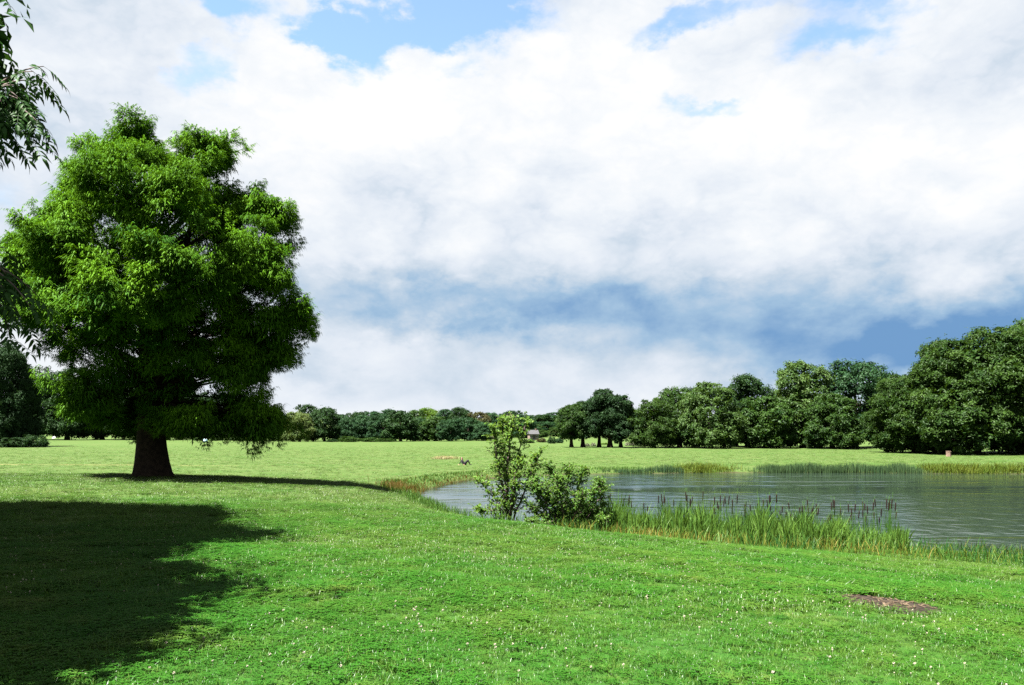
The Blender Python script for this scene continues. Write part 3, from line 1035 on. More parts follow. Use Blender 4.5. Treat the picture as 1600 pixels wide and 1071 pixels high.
def compound_leaf(rng, pairs=4):
    """pinnate leaf lying along +x, drooping"""
    a = Acc()
    L = 0.34
    q = np.linspace(0, 1, 6)
    rp = np.c_[L * q, 0 * q, -0.10 * q ** 2]
    a.add(*tube(rp, 0.0028 * (1 - 0.6 * q), 4), tint=0.6)

    def leaflet(p, yawa, l, w, droop):
        c, s = math.cos(yawa), math.sin(yawa)
        V = []
        for u, v in ((0, 0), (0.3, 0.5), (0.3, -0.5), (0.62, 0.42), (0.62, -0.42), (1, 0), (0.3, 0), (0.62, 0)):
            x, y = u * l, v * w
            z = -droop * l * u * u + abs(v) * 0.25 * w
            V.append((p[0] + c * x - s * y, p[1] + s * x + c * y, p[2] + z))
        Fc = [(0, 6, 1), (0, 2, 6), (1, 6, 7), (1, 7, 3), (2, 7, 6), (2, 4, 7), (3, 7, 5), (4, 5, 7)]
        a.add(V, Fc, tint=np.clip(rng.normal(0.45, 0.15), 0, 1))
    for i in range(pairs):
        f = 0.28 + 0.62 * i / (pairs - 1)
        p = (L * f, 0, -0.10 * f * f)
        for sg in (1, -1):
            leaflet(p, sg * rng.uniform(0.75, 1.1), rng.uniform(0.115, 0.15), rng.uniform(0.036, 0.05), rng.uniform(0.3, 0.75))
    leaflet((L, 0, -0.10), rng.uniform(-0.15, 0.15), 0.155, 0.05, 0.6)
    return a.mesh('leaf', 'ash')


def build_ash():
    rng = np.random.default_rng(77)
    tx, ty = -17.0, 12.5
    tz = gz(tx, ty)
    targets = [(-8.6, 21.3, 2.4, 13), (-12, 22, 3.6, 12), (-8.6, 16.5, 3.0, 11.5), (-6.6, 10.4, 1.9, 10.5), (-6.0, 8.0, 2.5, 9.0), (-4.9, 6.4, 1.7, 8.0), (-6.5, 5.2, 2.2, 8.0), (-10, 12.5, 4.0, 12.5), (-20, 8, 5, 11), (-27, 14, 5, 11), (-16, 18, 5, 14), (-13, 16, 4.5, 11),
               (-12, 9.5, 4.2, 9.5), (-18, 20, 4.5, 12), (-18, 13, 5, 12), (-13.5, 5, 3.2, 9), (-9, 5.0, 2.2, 8.5), (-24, 17, 4, 10), (-15, 15, 4, 14.5), (-24, 10, 4, 9.5)]  # crown lobes placed to cast the lawn shadow; left ones added to block sky
    lobes = []
    sx, sy = SUN.x / SUN.z, SUN.y / SUN.z
    for gx, gy, r, h in targets:
        cx, cy = gx + sx * h, gy + sy * h
        cx = min(cx, -0.66 * cy - 1.1 * r - 0.5)      # keep the heavy crown clear of the open view
        lobes.append((cx - tx, cy - ty, gz(gx, gy) + h - tz, r, r, r * 0.6))
    e = link('ash_tree', None, None, (tx, ty, tz))
    tag(e, 'nearby tree at the left edge hanging narrow dark leaflets into the picture', 'tree')
    crown = link('crown', crown_mesh('crown', lobes, rng, 1150, 20, 0.46, 1.25, 'ash', 0.5), e)
    br = Acc()
    tm = trunk_mesh('trunk', 14, 0.5, lobes, rng, 16)
    link('trunk', tm, e)
    leaves = [compound_leaf(rng, p) for p in (4, 5, 4, 3)]

    def at(px, py, D):
        return np.array([(px - HX) / F * D - tx, D - ty, (HY - py) / F * D - tz])

    def twig(p0, p1, r, sag=0.25):
        t = np.linspace(0, 1, 7)[:, None]
        mid = (p0 + p1) / 2 + np.array([0, 0, sag])
        pa = (1 - t) ** 2 * p0 + 2 * t * (1 - t) * mid + t * t * p1
        br.add(*tube(pa, r * (1 - 0.8 * t[:, 0]) + 0.002, 5))
        return pa

    def hang(root, tips, D):
        for (px, py, n) in tips:
            p1 = at(px, py, D + rng.uniform(-0.5, 0.5))
            pa = twig(root, p1, 0.012, 0.15)
            seg = np.linspace(0.35, 1.0, n)
            for k, f in enumerate(seg):
                i = f * (len(pa) - 1)
                j = min(int(i), len(pa) - 2)
                p = pa[j] + (pa[j + 1] - pa[j]) * (i - j)
                d = unit(pa[j + 1] - pa[j])
                az = math.atan2(d[1], d[0]) + (rng.uniform(0.5, 1.2) * (1 if k % 2 else -1) if k < n - 1 else 0)
                o = link('leaf', leaves[rng.integers(0, 4)], crown, tuple(p))
                o.rotation_euler = (rng.uniform(-0.5, 0.5), rng.uniform(0.15, 1.05), az)
                s = rng.uniform(0.6, 0.95)
                o.scale = (s, s, s)
    lob = [np.array(l[:3]) for l in lobes]
    r1 = at(-60, 120, 8.6)
    twig(lob[3] + np.array([0.5, 0, 0]), r1, 0.05, 0.3)
    r2 = at(-20, 150, 8.6)
    twig(r1, r2, 0.022, 0.05)
    hang(r2, [(68, 104, 6), (60, 128, 6), (58, 215, 6), (52, 112, 6), (40, 140, 6), (52, 172, 6), (64, 196, 6), (40, 210, 5), (18, 222, 6), (8, 200, 6), (-4, 240, 5), (12, 165, 5), (0, 130, 5), (-8, 190, 6), (18, 180, 5), (28, 152, 5), (2, 160, 6), (28, 190, 5), (-6, 222, 5)], 8.6)
    r3 = at(-60, 400, 8.2)
    twig(lob[3] + np.array([0.4, 0.3, -0.8]), r3, 0.04, 0.2)
    r4 = at(-28, 415, 8.2)
    twig(r3, r4, 0.02, 0.03)
    hang(r4, [(8, 388, 4), (30, 440, 5), (48, 480, 5), (34, 500, 5), (12, 470, 5), (4, 520, 4), (18, 530, 4), (10, 430, 4), (58, 462, 4)], 8.2)
    r5 = at(-40, -20, 8.8)
    twig(lob[3] + np.array([0.8, 0.2, 0.4]), r5, 0.03, 0.2)
    hang(r5, [(-6, -14, 2), (-34, 20, 2)], 8.8)
    link('branch', br.mesh('branch', 'twig', True), e)


build_ash()

# ------------------------------------------------------------------ willow sapling and bush by the pond


def oval_leaf():
    V = np.array([(0, 0, 0), (0.35, 0.26, 0.05), (0.35, -0.26, 0.05), (0.75, 0.19, 0.0), (0.75, -0.19, 0.0), (1.0, 0, -0.12), (0.4, 0, -0.03)])
    Fc = np.array([(0, 6, 1), (0, 2, 6), (1, 6, 3), (2, 4, 6), (3, 6, 5), (4, 5, 6)])
    return V, Fc


LEAF_V, LEAF_F = oval_leaf()


def woody(name, label, D, base, stems, leaf_mat_name, rng, leaf, twigs, per, spread, cat):
    """stems are photo-pixel polylines with depth offsets, rebuilt in metres about the base"""
    bx = (base - HX) / F * D
    bz = gz(bx, D)
    e = link(name, None, None, (bx, D, bz))
    tag(e, label, cat)
    wood, fol = Acc(), Acc()
    for st in stems:
        P = np.array([((px - base) / F * D, dy, (HY - py) / F * D - bz) for px, py, dy in st])
        P[0, 2] = -0.1
        t = np.linspace(0, 1, 16)
        idx = np.linspace(0, 1, len(P))
        path = np.stack([np.interp(t, idx, P[:, k]) for k in range(3)], 1)
        path[1:-1] += rng.normal(0, 0.02, (14, 3))
        length = np.linalg.norm(np.diff(path, axis=0), axis=1).sum()
        wood.add(*tube(path, 0.028 * (1 - 0.85 * t) * min(1.4, length / 2.5) + 0.003, 6))
        for k in range(int(twigs * length)):
            f = rng.uniform(0.08, 1.0)
            i = f * 15
            j = min(int(i), 14)
            p0 = path[j] + (path[j + 1] - path[j]) * (i - j)
            d = unit(np.array([rng.normal(), rng.normal(), rng.uniform(0.1, 1.1)]))
            l = spread * rng.uniform(0.35, 1.0) * (1.15 - 0.55 * f)
            q = np.linspace(0, 1, 4)[:, None]
            pa = p0 + d * l * q + np.array([0, 0, -0.12]) * l * q * q
            wood.add(*tube(pa, 0.006 * (1 - 0.7 * q[:, 0]) + 0.0015, 4))
            m = per
            fr = rng.uniform(0.2, 1.05, m)[:, None]
            pos = p0 + d * l * fr + np.array([0, 0, -0.12]) * l * fr * fr
            n = unit(rng.normal(size=(m, 3)) * 0.8 + np.array([0, -0.1, 0.7]))
            R = frames(n, rng.uniform(0, 6.28, m))
            young = 0.30 * max(0, f - 0.4)
            fol.inst(LEAF_V, LEAF_F, pos, R, leaf * rng.uniform(0.6, 1.25, m), np.clip(rng.normal(0.42 + young, 0.2, m), 0, 1))
    link('stem', wood.mesh('stem', 'twig', True), e)
    link('foliage', fol.mesh('foliage', leaf_mat_name), e)
    return e


rng_w = np.random.default_rng(5)
woody('willow_sapling', 'tall slender young willow with upright leafy stems at the pond edge', 27.6, 795,
      [[(795, 820, 0), (792, 740, 0), (796, 690, 0.1), (800, 648, 0.1)],
       [(795, 820, 0), (782, 745, -0.2), (774, 700, -0.3), (770, 664, -0.3)],
       [(795, 820, 0), (806, 750, 0.2), (812, 700, 0.2), (822, 655, 0.3)],
       [(795, 818, 0), (772, 780, 0.3), (756, 762, 0.4), (748, 748, 0.5)],
       [(797, 818, 0), (822, 760, -0.2), (836, 725, -0.3), (845, 702, -0.3)],
       [(795, 819, 0), (788, 740, 0.4), (784, 690, 0.5), (786, 655, 0.5)],
       [(793, 818, 0), (770, 795, -0.3), (755, 800, -0.3), (745, 792, -0.3)],
       [(795, 820, 0), (800, 770, -0.4), (806, 740, -0.5), (815, 715, -0.5)]],
      'willow', rng_w, 0.09, 31, 12, 0.60, 'shrub')
woody('willow_bush', 'broad leafy green bush right of the slender willow at the pond edge', 26.8, 884,
      [[(884, 835, 0), (870, 780, 0.2), (862, 745, 0.3), (858, 724, 0.3)],
       [(884, 835, 0), (884, 780, 0), (888, 745, -0.1), (890, 728, 0)],
       [(884, 835, 0), (900, 780, 0.2), (908, 750, 0.3), (914, 732, 0.4)],
       [(884, 835, 0), (910, 795, -0.2), (928, 772, -0.3), (938, 752, -0.3)],
       [(884, 835, 0), (858, 795, -0.3), (842, 768, -0.4), (834, 748, -0.4)],
       [(884, 835, 0), (915, 812, 0.3), (935, 802, 0.4), (948, 790, 0.4)],
       [(884, 835, 0), (860, 815, 0.3), (840, 806, 0.3), (826, 790, 0.3)],
       [(884, 835, 0), (876, 790, -0.5), (872, 765, -0.7), (874, 745, -0.8)],
       [(884, 835, 0), (896, 800, -0.6), (904, 780, -0.8), (908, 765, -0.9)],
       [(884, 835, 0), (850, 820, -0.5), (838, 812, -0.7), (822, 808, -0.8)],
       [(870, 835, 0), (846, 790, 0.1), (834, 762, 0.2), (828, 736, 0.2)],
       [(884, 835, 0), (868, 800, -0.1), (856, 775, -0.2), (850, 752, -0.2)],
       [(884, 835, 0), (926, 800, 0.1), (940, 775, 0.2), (945, 760, 0.2)],
       [(884, 835, 0), (915, 825, -0.5), (930, 815, -0.7), (940, 806, -0.8)]],
      'bush', rng_w, 0.072, 56, 15, 0.58, 'bush')

# ------------------------------------------------------------------ reeds, sedges, cattails


def blades(a, x, y, h, w, bend, rng, tint, zs=None):
    """upright tapering blades, one strip each"""
    m = len(x)
    z0 = (ground(x, y) if zs is None else zs) - 0.04
    ang = rng.uniform(0, 6.28, m)
    fa = rng.uniform(0, 6.28, m)
    lv = np.linspace(0, 1, 4)
    out = np.stack([np.cos(ang), np.sin(ang)], 1)
    sd = np.stack([np.cos(fa), np.sin(fa)], 1)
    V = np.zeros((m, 7, 3))
    for k, t in enumerate(lv):
        c = np.c_[x, y] + out * (bend * h * t * t)[:, None]
        zz = z0 + h * (t - 0.25 * bend * t * t)
        if k < 3:
            ww = w * (1 - 0.35 * t) / 2
            V[:, 2 * k, :2] = c - sd * ww[:, None]
            V[:, 2 * k + 1, :2] = c + sd * ww[:, None]
            V[:, 2 * k, 2] = V[:, 2 * k + 1, 2] = zz
        else:
            V[:, 6, :2] = c
            V[:, 6, 2] = zz
    T = np.array([(0, 1, 3), (0, 3, 2), (2, 3, 5), (2, 5, 4), (4, 5, 6)])
    Fc = (T[None] + (np.arange(m) * 7)[:, None, None]).reshape(-1, 3)
    a.add(V.reshape(-1, 3), Fc, np.repeat(np.clip(tint, 0, 1), 7))


def stuff(name, acc, mat, label, cat):
    o = link(name, acc.mesh(name, mat))
    return tag(o, label, cat, None, 'stuff')


def along(pts, m, rng):
    P = np.array(pts, float)
    seg = np.linalg.norm(np.diff(P, axis=0), axis=1)
    cum = np.r_[0, np.cumsum(seg)]
    s = rng.uniform(0, cum[-1], m)
    d = unit(np.diff(P, axis=0))
    i = np.clip(np.searchsorted(cum, s) - 1, 0, len(seg) - 1)
    p = P[i] + d[i] * (s - cum[i])[:, None]
    nrm = np.c_[-d[i][:, 1], d[i][:, 0]]
    return p, nrm, s / cum[-1]


rng = np.random.default_rng(21)
SHORE = [(2.6, 30.4), (6, 29.2), (11, 28.0), (13.2, 27.0)]
# reed leaves round the cattails
a = Acc()
p, n, s = along(SHORE, 15000, rng)
clump = 0.5 + 0.5 * np.sin(s * 61 + 2 * np.sin(s * 9)) * np.sin(s * 23 + 1)
kp = rng.random(len(p)) < 0.35 + 0.65 * clump
p, n, s, clump = p[kp], n[kp], s[kp], clump[kp]
off = rng.uniform(-3.4, 1.0, len(p))
p = p + n * off[:, None]
h = rng.uniform(0.75, 1.7, len(p)) * (0.72 + 0.46 * clump) * (1.12 - 0.45 * s ** 3) * np.where(off < -1.4, 0.72, 1)
zz = np.maximum(ground(p[:, 0], p[:, 1]), WATER - 0.15)
blades(a, p[:, 0], p[:, 1], h, rng.uniform(0.02, 0.046, len(p)), rng.uniform(0.02, 0.42, len(p)), rng,
       rng.normal(0.45, 0.2, len(p)) - 0.1 * off, zz)
stuff('reed_leaves', a, 'reed', 'green blade-like reed leaves massed round the cattails on the near shore', 'reeds')
# golden sedge on the near bank
a = Acc()
m = 12000
x = rng.uniform(1.5, 19, m)
y = 20.5 + rng.uniform(0, 9, m)
d, pd = sdist(x, y, EDGE), sdist(x, y, POND)
k = (d > 1.0) & (pd > -0.5) & (rng.random(m) < np.where(x < 9, 0.95, 0.75))
x, y, pd = x[k], y[k], pd[k]
h = rng.uniform(0.3, 0.8, len(x)) * np.where(pd < 1.4, 1.1, 0.75)
h = h * np.where(x > 13.5, 0.85, 1)
gold = np.clip(0.5 + 0.35 * np.sin(x * 1.1 + 2.5) + rng.normal(0, 0.22, len(x)) - 0.03 * (x - 6), 0, 1)
gd = rng.random(len(x)) < np.where(x > 12, 0.22, 0.40)
blades(a, x[gd], y[gd], h[gd], rng.uniform(0.012, 0.024, gd.sum()), rng.uniform(0.1, 0.6, gd.sum()), rng, gold[gd])
stuff('golden_sedge', a, 'sedge', 'golden yellow sedge and dry grass along the near bank below the cattails', 'sedge')
a = Acc()
blades(a, x[~gd], y[~gd], h[~gd] * 1.1, rng.uniform(0.012, 0.024, (~gd).sum()), rng.uniform(0.1, 0.6, (~gd).sum()), rng, gold[~gd])
# rough green grass by the willow and the pond's left arm
m = 15000
x = rng.uniform(-9, 3.2, m)
y = rng.uniform(23.5, 58, m)
d, pd = sdist(x, y, EDGE), sdist(x, y, POND)
k = (pd > -0.35) & (pd < 2.3) & (d > 0.3)
k |= (np.hypot(x - 1.0, (y - 27.2)) < 2.6) & (d > 0.6) & (rng.random(m) < 0.5)
x, y = x[k], y[k]
blades(a, x, y, rng.uniform(0.25, 0.62, len(x)), rng.uniform(0.012, 0.03, len(x)), rng.uniform(0.1, 0.5, len(x)), rng, rng.normal(0.55, 0.25, len(x)))
stuff('bank_grass', a, 'reed', 'rough green grass along the near bank and the left arm of the pond', 'grass')
# far bank of the left arm: yellow-green and rusty margin
a, b = Acc(), Acc()
p, n, s = along([(-6.9, 54.5), (-6.0, 62), (-4.2, 69.5), (-0.5, 75.4), (7.6, 80.2), (14, 81.6)], 5200, rng)
off = rng.uniform(-0.5, 2.6, len(p))
p2 = p + n * off[:, None]
ok = sdist(p2[:, 0], p2[:, 1], POND) > -0.5
p2, off, s = p2[ok], off[ok], s[ok]
red = (rng.random(len(p2)) < np.where(off < 0.7, 0.62, 0.08)) & (s < 0.62)
blades(b, p2[red, 0], p2[red, 1], rng.uniform(0.15, 0.42, red.sum()), rng.uniform(0.03, 0.05, red.sum()), rng.uniform(0.1, 0.5, red.sum()), rng, rng.normal(0.5, 0.25, red.sum()))
g = ~red
blades(a, p2[g, 0], p2[g, 1], rng.uniform(0.12, 0.34, g.sum()), rng.uniform(0.03, 0.05, g.sum()), rng.uniform(0.1, 0.5, g.sum()), rng, rng.normal(0.6, 0.25, g.sum()))
# the rust coloured tussock at the tip of the arm
xx, yy = rng.normal(-7.6, 0.55, 900), rng.normal(54.2, 1.6, 900)
blades(b, xx, yy, rng.uniform(0.35, 0.8, 900), np.full(900, 0.03), rng.uniform(0.1, 0.6, 900), rng, rng.normal(0.5, 0.25, 900))
stuff('rusty_grass', b, 'rustgrass', 'rust brown grass fringing the left tip and far side of the pond arm', 'grass')
stuff('margin_grass', a, 'reed', 'yellow green waterside grass along the far side of the left pond arm', 'grass')
# far shore
a = Acc()
m = 8500
x = rng.uniform(24.4, 42.3, m)
y = 82.4 + rng.uniform(-0.9, 1.3, m) - np.clip(x - 34, 0, 9) ** 2 * 0.012
edge = np.clip(np.minimum(x - 24.4, 42.3 - x) / 2.2, 0.15, 1)
keep = rng.random(m) < edge * (0.75 + 0.25 * np.sin(x * 2.1 + np.sin(x * 0.8) * 2))
x, y, edge = x[keep], y[keep], edge[keep]
m = len(x)
blades(a, x, y, rng.uniform(0.6, 1.3, m) * (0.6 + 0.4 * edge) * (0.88 + 0.12 * np.sin(x * 1.3)), np.full(m, 0.035), rng.uniform(0.0, 0.12, m), rng, 0.3 + 0.3 * rng.random(m), np.full(m, WATER))
m = 1800
x = rng.uniform(9, 17.5, m)
y = 81.2 + (x - 9) * 0.13 + rng.uniform(-0.7, 0.6, m)
blades(a, x, y, rng.uniform(0.35, 0.8, m) * (0.8 + 0.6 * np.exp(-((x - 15.6) / 1.6) ** 2)), np.full(m, 0.035), rng.uniform(0.0, 0.2, m), rng, 0.25 + 0.3 * rng.random(m), np.full(m, WATER))
stuff('far_reed_bed', a, 'farreed', 'dense blue green reed bed standing in the water at the far shore', 'reeds')
a = Acc()
m = 3400
x = np.r_[41.6 + 14 * rng.beta(1.3, 1.7, m), rng.normal(19.6, 1.5, 1300)]
yb = np.interp(x, [7.6, 19.7, 32.8, 51, 75], [80, 82.5, 82.5, 80.5, 70])
y = yb + rng.uniform(-0.3, 1.6, len(x))
blades(a, x, y, rng.uniform(0.3, 0.95, len(x)), np.full(len(x), 0.045), rng.uniform(0.1, 0.5, len(x)), rng, 0.1 + 0.5 * rng.random(len(x)))
stuff('far_sedge', a, 'farsedge', 'yellow green sedge along the far shore beside the reed bed', 'sedge')
# straw tuft in the field
a = Acc()
sx0, sy0, _ = hit(694, 717)
m = 1100
x, y = rng.normal(sx0, 0.75, m), rng.normal(sy0, 1.2, m)
blades(a, x, y, rng.uniform(0.2, 0.55, m), np.full(m, 0.04), rng.uniform(0.2, 0.8, m), rng, rng.random(m))
stuff('straw_tuft', a, 'straw', 'patch of pale straw coloured dry grass left of the reclining person', 'grass')


# individual cattails
def cattail_protos():
    out = []
    r = np.random.default_rng(3)
    for k in range(5):
        lean = r.uniform(-0.10, 0.10)
        q = np.linspace(0, 1, 6)
        H = 1.0
        st = Acc()
        path = np.c_[lean * q * q, 0.02 * np.sin(q * 4), H * q]
        st.add(*tube(path, 0.006 * (1 - 0.3 * q), 5), tint=0.45)
        hd = Acc()
        t = np.linspace(0, 1, 8)
        z0, l = 0.82 - 0.02 * k, 0.14 + 0.012 * (k % 3)
        prof = 0.0145 * np.clip(np.sin(np.pi * np.clip(t * 0.96 + 0.02, 0, 1)) * 3.0, 0, 1)
        hp = np.c_[lean * (z0 + l * t) ** 2, 0.02 * np.sin((z0 + l * t) * 4), z0 + l * t]
        hd.add(*tube(hp, prof + 0.002, 8))
        lf = Acc()
        m = 5
        blades(lf, r.normal(0, 0.02, m), r.normal(0, 0.02, m), r.uniform(0.65, 1.0, m), np.full(m, 0.022), r.uniform(0.04, 0.3, m), r, r.uniform(0.25, 0.6, m), np.zeros(m))
        out.append((st.mesh('stem', 'reed', True), hd.mesh('seed_head', 'cathead', True), lf.mesh('leaves', 'reed')))
    return out


CT = cattail_protos()
rngc = np.random.default_rng(9)
TAIL = []
for px, n in [(968, 3), (985, 4), (1010, 2), (1038, 6), (1052, 3), (1078, 7), (1098, 3), (1120, 6), (1136, 4), (1162, 4), (1178, 3), (1206, 8), (1216, 4),
              (1245, 5), (1262, 5), (1272, 4), (1296, 4), (1308, 5), (1332, 6), (1350, 5), (1376, 6), (1386, 3), (1402, 2), (955, 3), (1190, 2), (1150, 3), (1232, 3)]:
    for k in range(n):
        TAIL.append((px + rngc.normal(0, 5), rngc.uniform(0, 1)))
tops = {1038: 770, 1206: 768, 1386: 772, 1296: 778, 1376: 778, 1332: 786}
TRANK = np.argsort(np.argsort([t[0] for t in TAIL]))
for i, (px, u) in enumerate(TAIL):
    D = np.interp(px, [930, 1100, 1240, 1400, 1450], [30.0, 28.6, 28.0, 26.8, 26.4]) + rngc.uniform(-0.7, 0.7)
    x = (px - HX) / F * D
    z = max(gz(x, D), WATER - 0.15)
    near = min(tops, key=lambda t: abs(t - px))
    top = (tops[near] if abs(near - px) < 10 else (766 if px < 1150 else 780)) + 34 * rngc.random() ** 1.3 - 4
    h = (HY - top) / F * D - z
    st, hd, lf = CT[i % 5]
    e = link('cattail', None, None, (x, D, z), rngc.uniform(0, 6.28), (1.15, 1.15, h))
    n_ = int(TRANK[i]) + 1
    sfx = 'th' if 10 <= n_ % 100 <= 20 else {1: 'st', 2: 'nd', 3: 'rd'}.get(n_ % 10, 'th')
    tag(e, f'cattail with dark brown head, {n_}{sfx} from the left in the near-shore reeds', 'cattail', 'cattails standing along the near shore')
    link('stem', st, e)
    link('seed_head', hd, e)
    link('leaves', lf, e)

# ------------------------------------------------------------------ bare earth patch with wood chips
ex, ey, ez = hit(1384, 942)
rngp = np.random.default_rng(31)
ang = np.linspace(0, 2 * np.pi, 40, endpoint=False)
rr = 1 + 0.12 * np.sin(ang * 3 + 1) + 0.08 * np.sin(ang * 5) + 0.05 * np.sin(ang * 9 + 2)
a = Acc()
V = [(ex, ey, gz(ex, ey) + 0.02)]
for f, dz in ((0.35, 0.018), (0.7, 0.014), (1.0, 0.006)):
    px_, py_ = ex + 0.66 * f * rr * np.cos(ang), ey + 0.85 * f * rr * np.sin(ang)
    zz = ground(px_, py_) + dz + rngp.uniform(0, 0.008, 40)
    V += list(zip(px_, py_, zz))
Fc = [(0, 1 + j, 1 + (j + 1) % 40) for j in range(40)]
for r_ in range(2):
    for j in range(40):
        k = (j + 1) % 40
        q0 = 1 + r_ * 40
        Fc += [(q0 + j, q0 + 40 + j, q0 + 40 + k), (q0 + j, q0 + 40 + k, q0 + k)]
a.add(np.array(V), Fc)
o = link('bare_earth_patch', a.mesh('bare_earth_patch', 'earth', True))
o['kind'] = 'structure'
o['label'] = 'oval patch of bare brown earth in the lawn at the right'
a = Acc()
for k in range(70):
    f, t = rngp.random() ** 0.6, rngp.uniform(0, 6.28)
    bx_, by_ = ex + 0.6 * f * math.cos(t), ey + 0.55 * f * math.sin(t)
    l, w = rngp.uniform(0.015, 0.055), rngp.uniform(0.006, 0.016)
    Vb, Fb = box(-l, l, -w, w, 0, 0.008)
    Rk = yaw([rngp.uniform(0, 6.28)], [rngp.uniform(-0.35, 0.35)])[0]
    a.add(Vb @ Rk.T + np.array([bx_, by_, gz(bx_, by_) + 0.026]), Fb, rngp.random())
stuff('wood_chips', a, 'chip', 'pale wood chips and twigs scattered on the bare earth patch', 'wood chips')

# ------------------------------------------------------------------ lawn: grass tufts and clover
HID = bpy.data.collections.new('tuft_sources')
HIDF = bpy.data.collections.new('flower_sources')


def tuft(rng, kind):
    a = Acc()
    if kind == 'grass':
        m = 15
        blades(a, rng.normal(0, 0.035, m), rng.normal(0, 0.035, m), rng.uniform(0.03, 0.085, m), rng.uniform(0.003, 0.0055, m), rng.uniform(0.2, 1.0, m), rng,
               rng.random(m) ** 1.3, np.full(m, 0.03))
    elif kind == 'tall':
        m = 9
        blades(a, rng.normal(0, 0.03, m), rng.normal(0, 0.03, m), rng.uniform(0.06, 0.12, m), rng.uniform(0.003, 0.0045, m), rng.uniform(0.3, 1.0, m), rng,
               rng.uniform(0.4, 0.95, m), np.full(m, 0.03))
    else:
        for k in range(9):
            cx, cy, cz = rng.normal(0, 0.04), rng.normal(0, 0.04), rng.uniform(0.018, 0.05)
            t0 = rng.uniform(0, 6.28)
            tl = rng.uniform(0.0, 0.55)
            for j in range(3):
                t = t0 + j * 2.094
                c, s = math.cos(t), math.sin(t)
                V = [(cx, cy, cz)]
                for u, v in ((0.010, 0.007), (0.018, 0.0), (0.010, -0.007)):
                    V.append((cx + c * u - s * v, cy + s * u + c * v, cz + 0.004 - u * 0.15))
                a.add(V, [(0, 3, 2), (0, 2, 1)], tl)
    return a.mesh('tuft', 'blade')


r_t = np.random.default_rng(55)
for k, kind in enumerate(['grass', 'grass', 'grass', 'clover', 'clover', 'tall']):
    o = bpy.data.objects.new(f'tuft_{k}', tuft(r_t, kind))
    HID.objects.link(o)


def flower_mesh(r):
    a = Acc()
    a.add(*tube(np.c_[np.zeros(3), np.zeros(3), np.array([-0.02, 0.03, 0.062])], np.full(3, 0.0014), 3))
    # clover head: knobbly ball of small florets
    V, Fc = [], []
    for k in range(22):
        z = 1 - 2 * (k + 0.5) / 22
        t = k * 2.4
        q = math.sqrt(1 - z * z)
        d = np.array([q * math.cos(t), q * math.sin(t), z])
        s1 = unit(np.cross(d, [0.3, 0.2, 0.9]))
        s2 = np.cross(d, s1)
        b = len(V)
        c = np.array([0, 0, 0.066])
        V += [c + d * 0.004 + s1 * 0.0035, c + d * 0.004 - s1 * 0.0035, c + d * 0.0125 + s2 * 0.003]
        Fc += [(b, b + 1, b + 2)]
        V += [c + d * 0.004 + s2 * 0.0035, c + d * 0.004 - s2 * 0.0035, c + d * 0.0115 - s1 * 0.003]
        Fc += [(b + 3, b + 4, b + 5)]
    a.add(np.array(V), Fc)
    return a.mesh('clover_head', 'clover')


HIDF.objects.link(bpy.data.objects.new('clover_head_source', flower_mesh(r_t)))


def scatter(name, x, y, scale, idx, coll, label, cat, rng, lift=0.0):
    me = bpy.data.meshes.new(name)
    z = ground(x, y) + lift
    me.vertices.add(len(x))
    me.vertices.foreach_set('co', np.c_[x, y, z].astype(np.float32).ravel())
    for nm, typ, val in (('scl', 'FLOAT', scale), ('hgt', 'FLOAT', np.minimum(scale, 1.9)), ('rot', 'FLOAT', rng.uniform(0, 6.28, len(x))), ('pick', 'INT', idx)):
        at = me.attributes.new(nm, typ, 'POINT')
        at.data.foreach_set('value', np.asarray(val).astype(np.int32 if typ == 'INT' else np.float32))
    o = link(name, me)
    g = bpy.data.node_groups.new(name, 'GeometryNodeTree')
    g.interface.new_socket('Geometry', in_out='INPUT', socket_type='NodeSocketGeometry')
    g.interface.new_socket('Geometry', in_out='OUTPUT', socket_type='NodeSocketGeometry')
    ni, no = g.nodes.new('NodeGroupInput'), g.nodes.new('NodeGroupOutput')
    ci = g.nodes.new('GeometryNodeCollectionInfo')
    ci.inputs['Collection'].default_value = coll
    ci.inputs['Separate Children'].default_value = True
    ci.inputs['Reset Children'].default_value = True
    ip = g.nodes.new('GeometryNodeInstanceOnPoints')
    ip.inputs['Pick Instance'].default_value = True

    def attr(nm, dt):
        nd = g.nodes.new('GeometryNodeInputNamedAttribute')
        nd.data_type = dt
        nd.inputs['Name'].default_value = nm
        return [s for s in nd.outputs if s.enabled and s.name == 'Attribute'][0]
    cx = g.nodes.new('ShaderNodeCombineXYZ')
    lk = g.links.new
    lk(attr('rot', 'FLOAT'), cx.inputs[2])
    er = g.nodes.new('FunctionNodeEulerToRotation')
    lk(cx.outputs[0], er.inputs[0])
    lk(ni.outputs[0], ip.inputs['Points'])
    lk(ci.outputs[0], ip.inputs['Instance'])
    lk(attr('pick', 'INT'), ip.inputs['Instance Index'])
    lk(er.outputs[0], ip.inputs['Rotation'])
    sv = g.nodes.new('ShaderNodeCombineXYZ')
    sa = attr('scl', 'FLOAT')
    lk(sa, sv.inputs[0])
    lk(sa, sv.inputs[1])
    lk(attr('hgt', 'FLOAT'), sv.inputs[2])
    lk(sv.outputs[0], ip.inputs['Scale'])
    lk(ip.outputs[0], no.inputs[0])
    md = o.modifiers.new('scatter', 'NODES')
    md.node_group = g
    tag(o, label, cat, None, 'stuff')
    return o


def wedge(m, d0, d1, rng, half=0.74, pad=2.0):
    D = np.sqrt(rng.uniform(d0 * d0, d1 * d1, m))
    x = rng.uniform(-1, 1, m) * (half * D + pad)
    return x, D


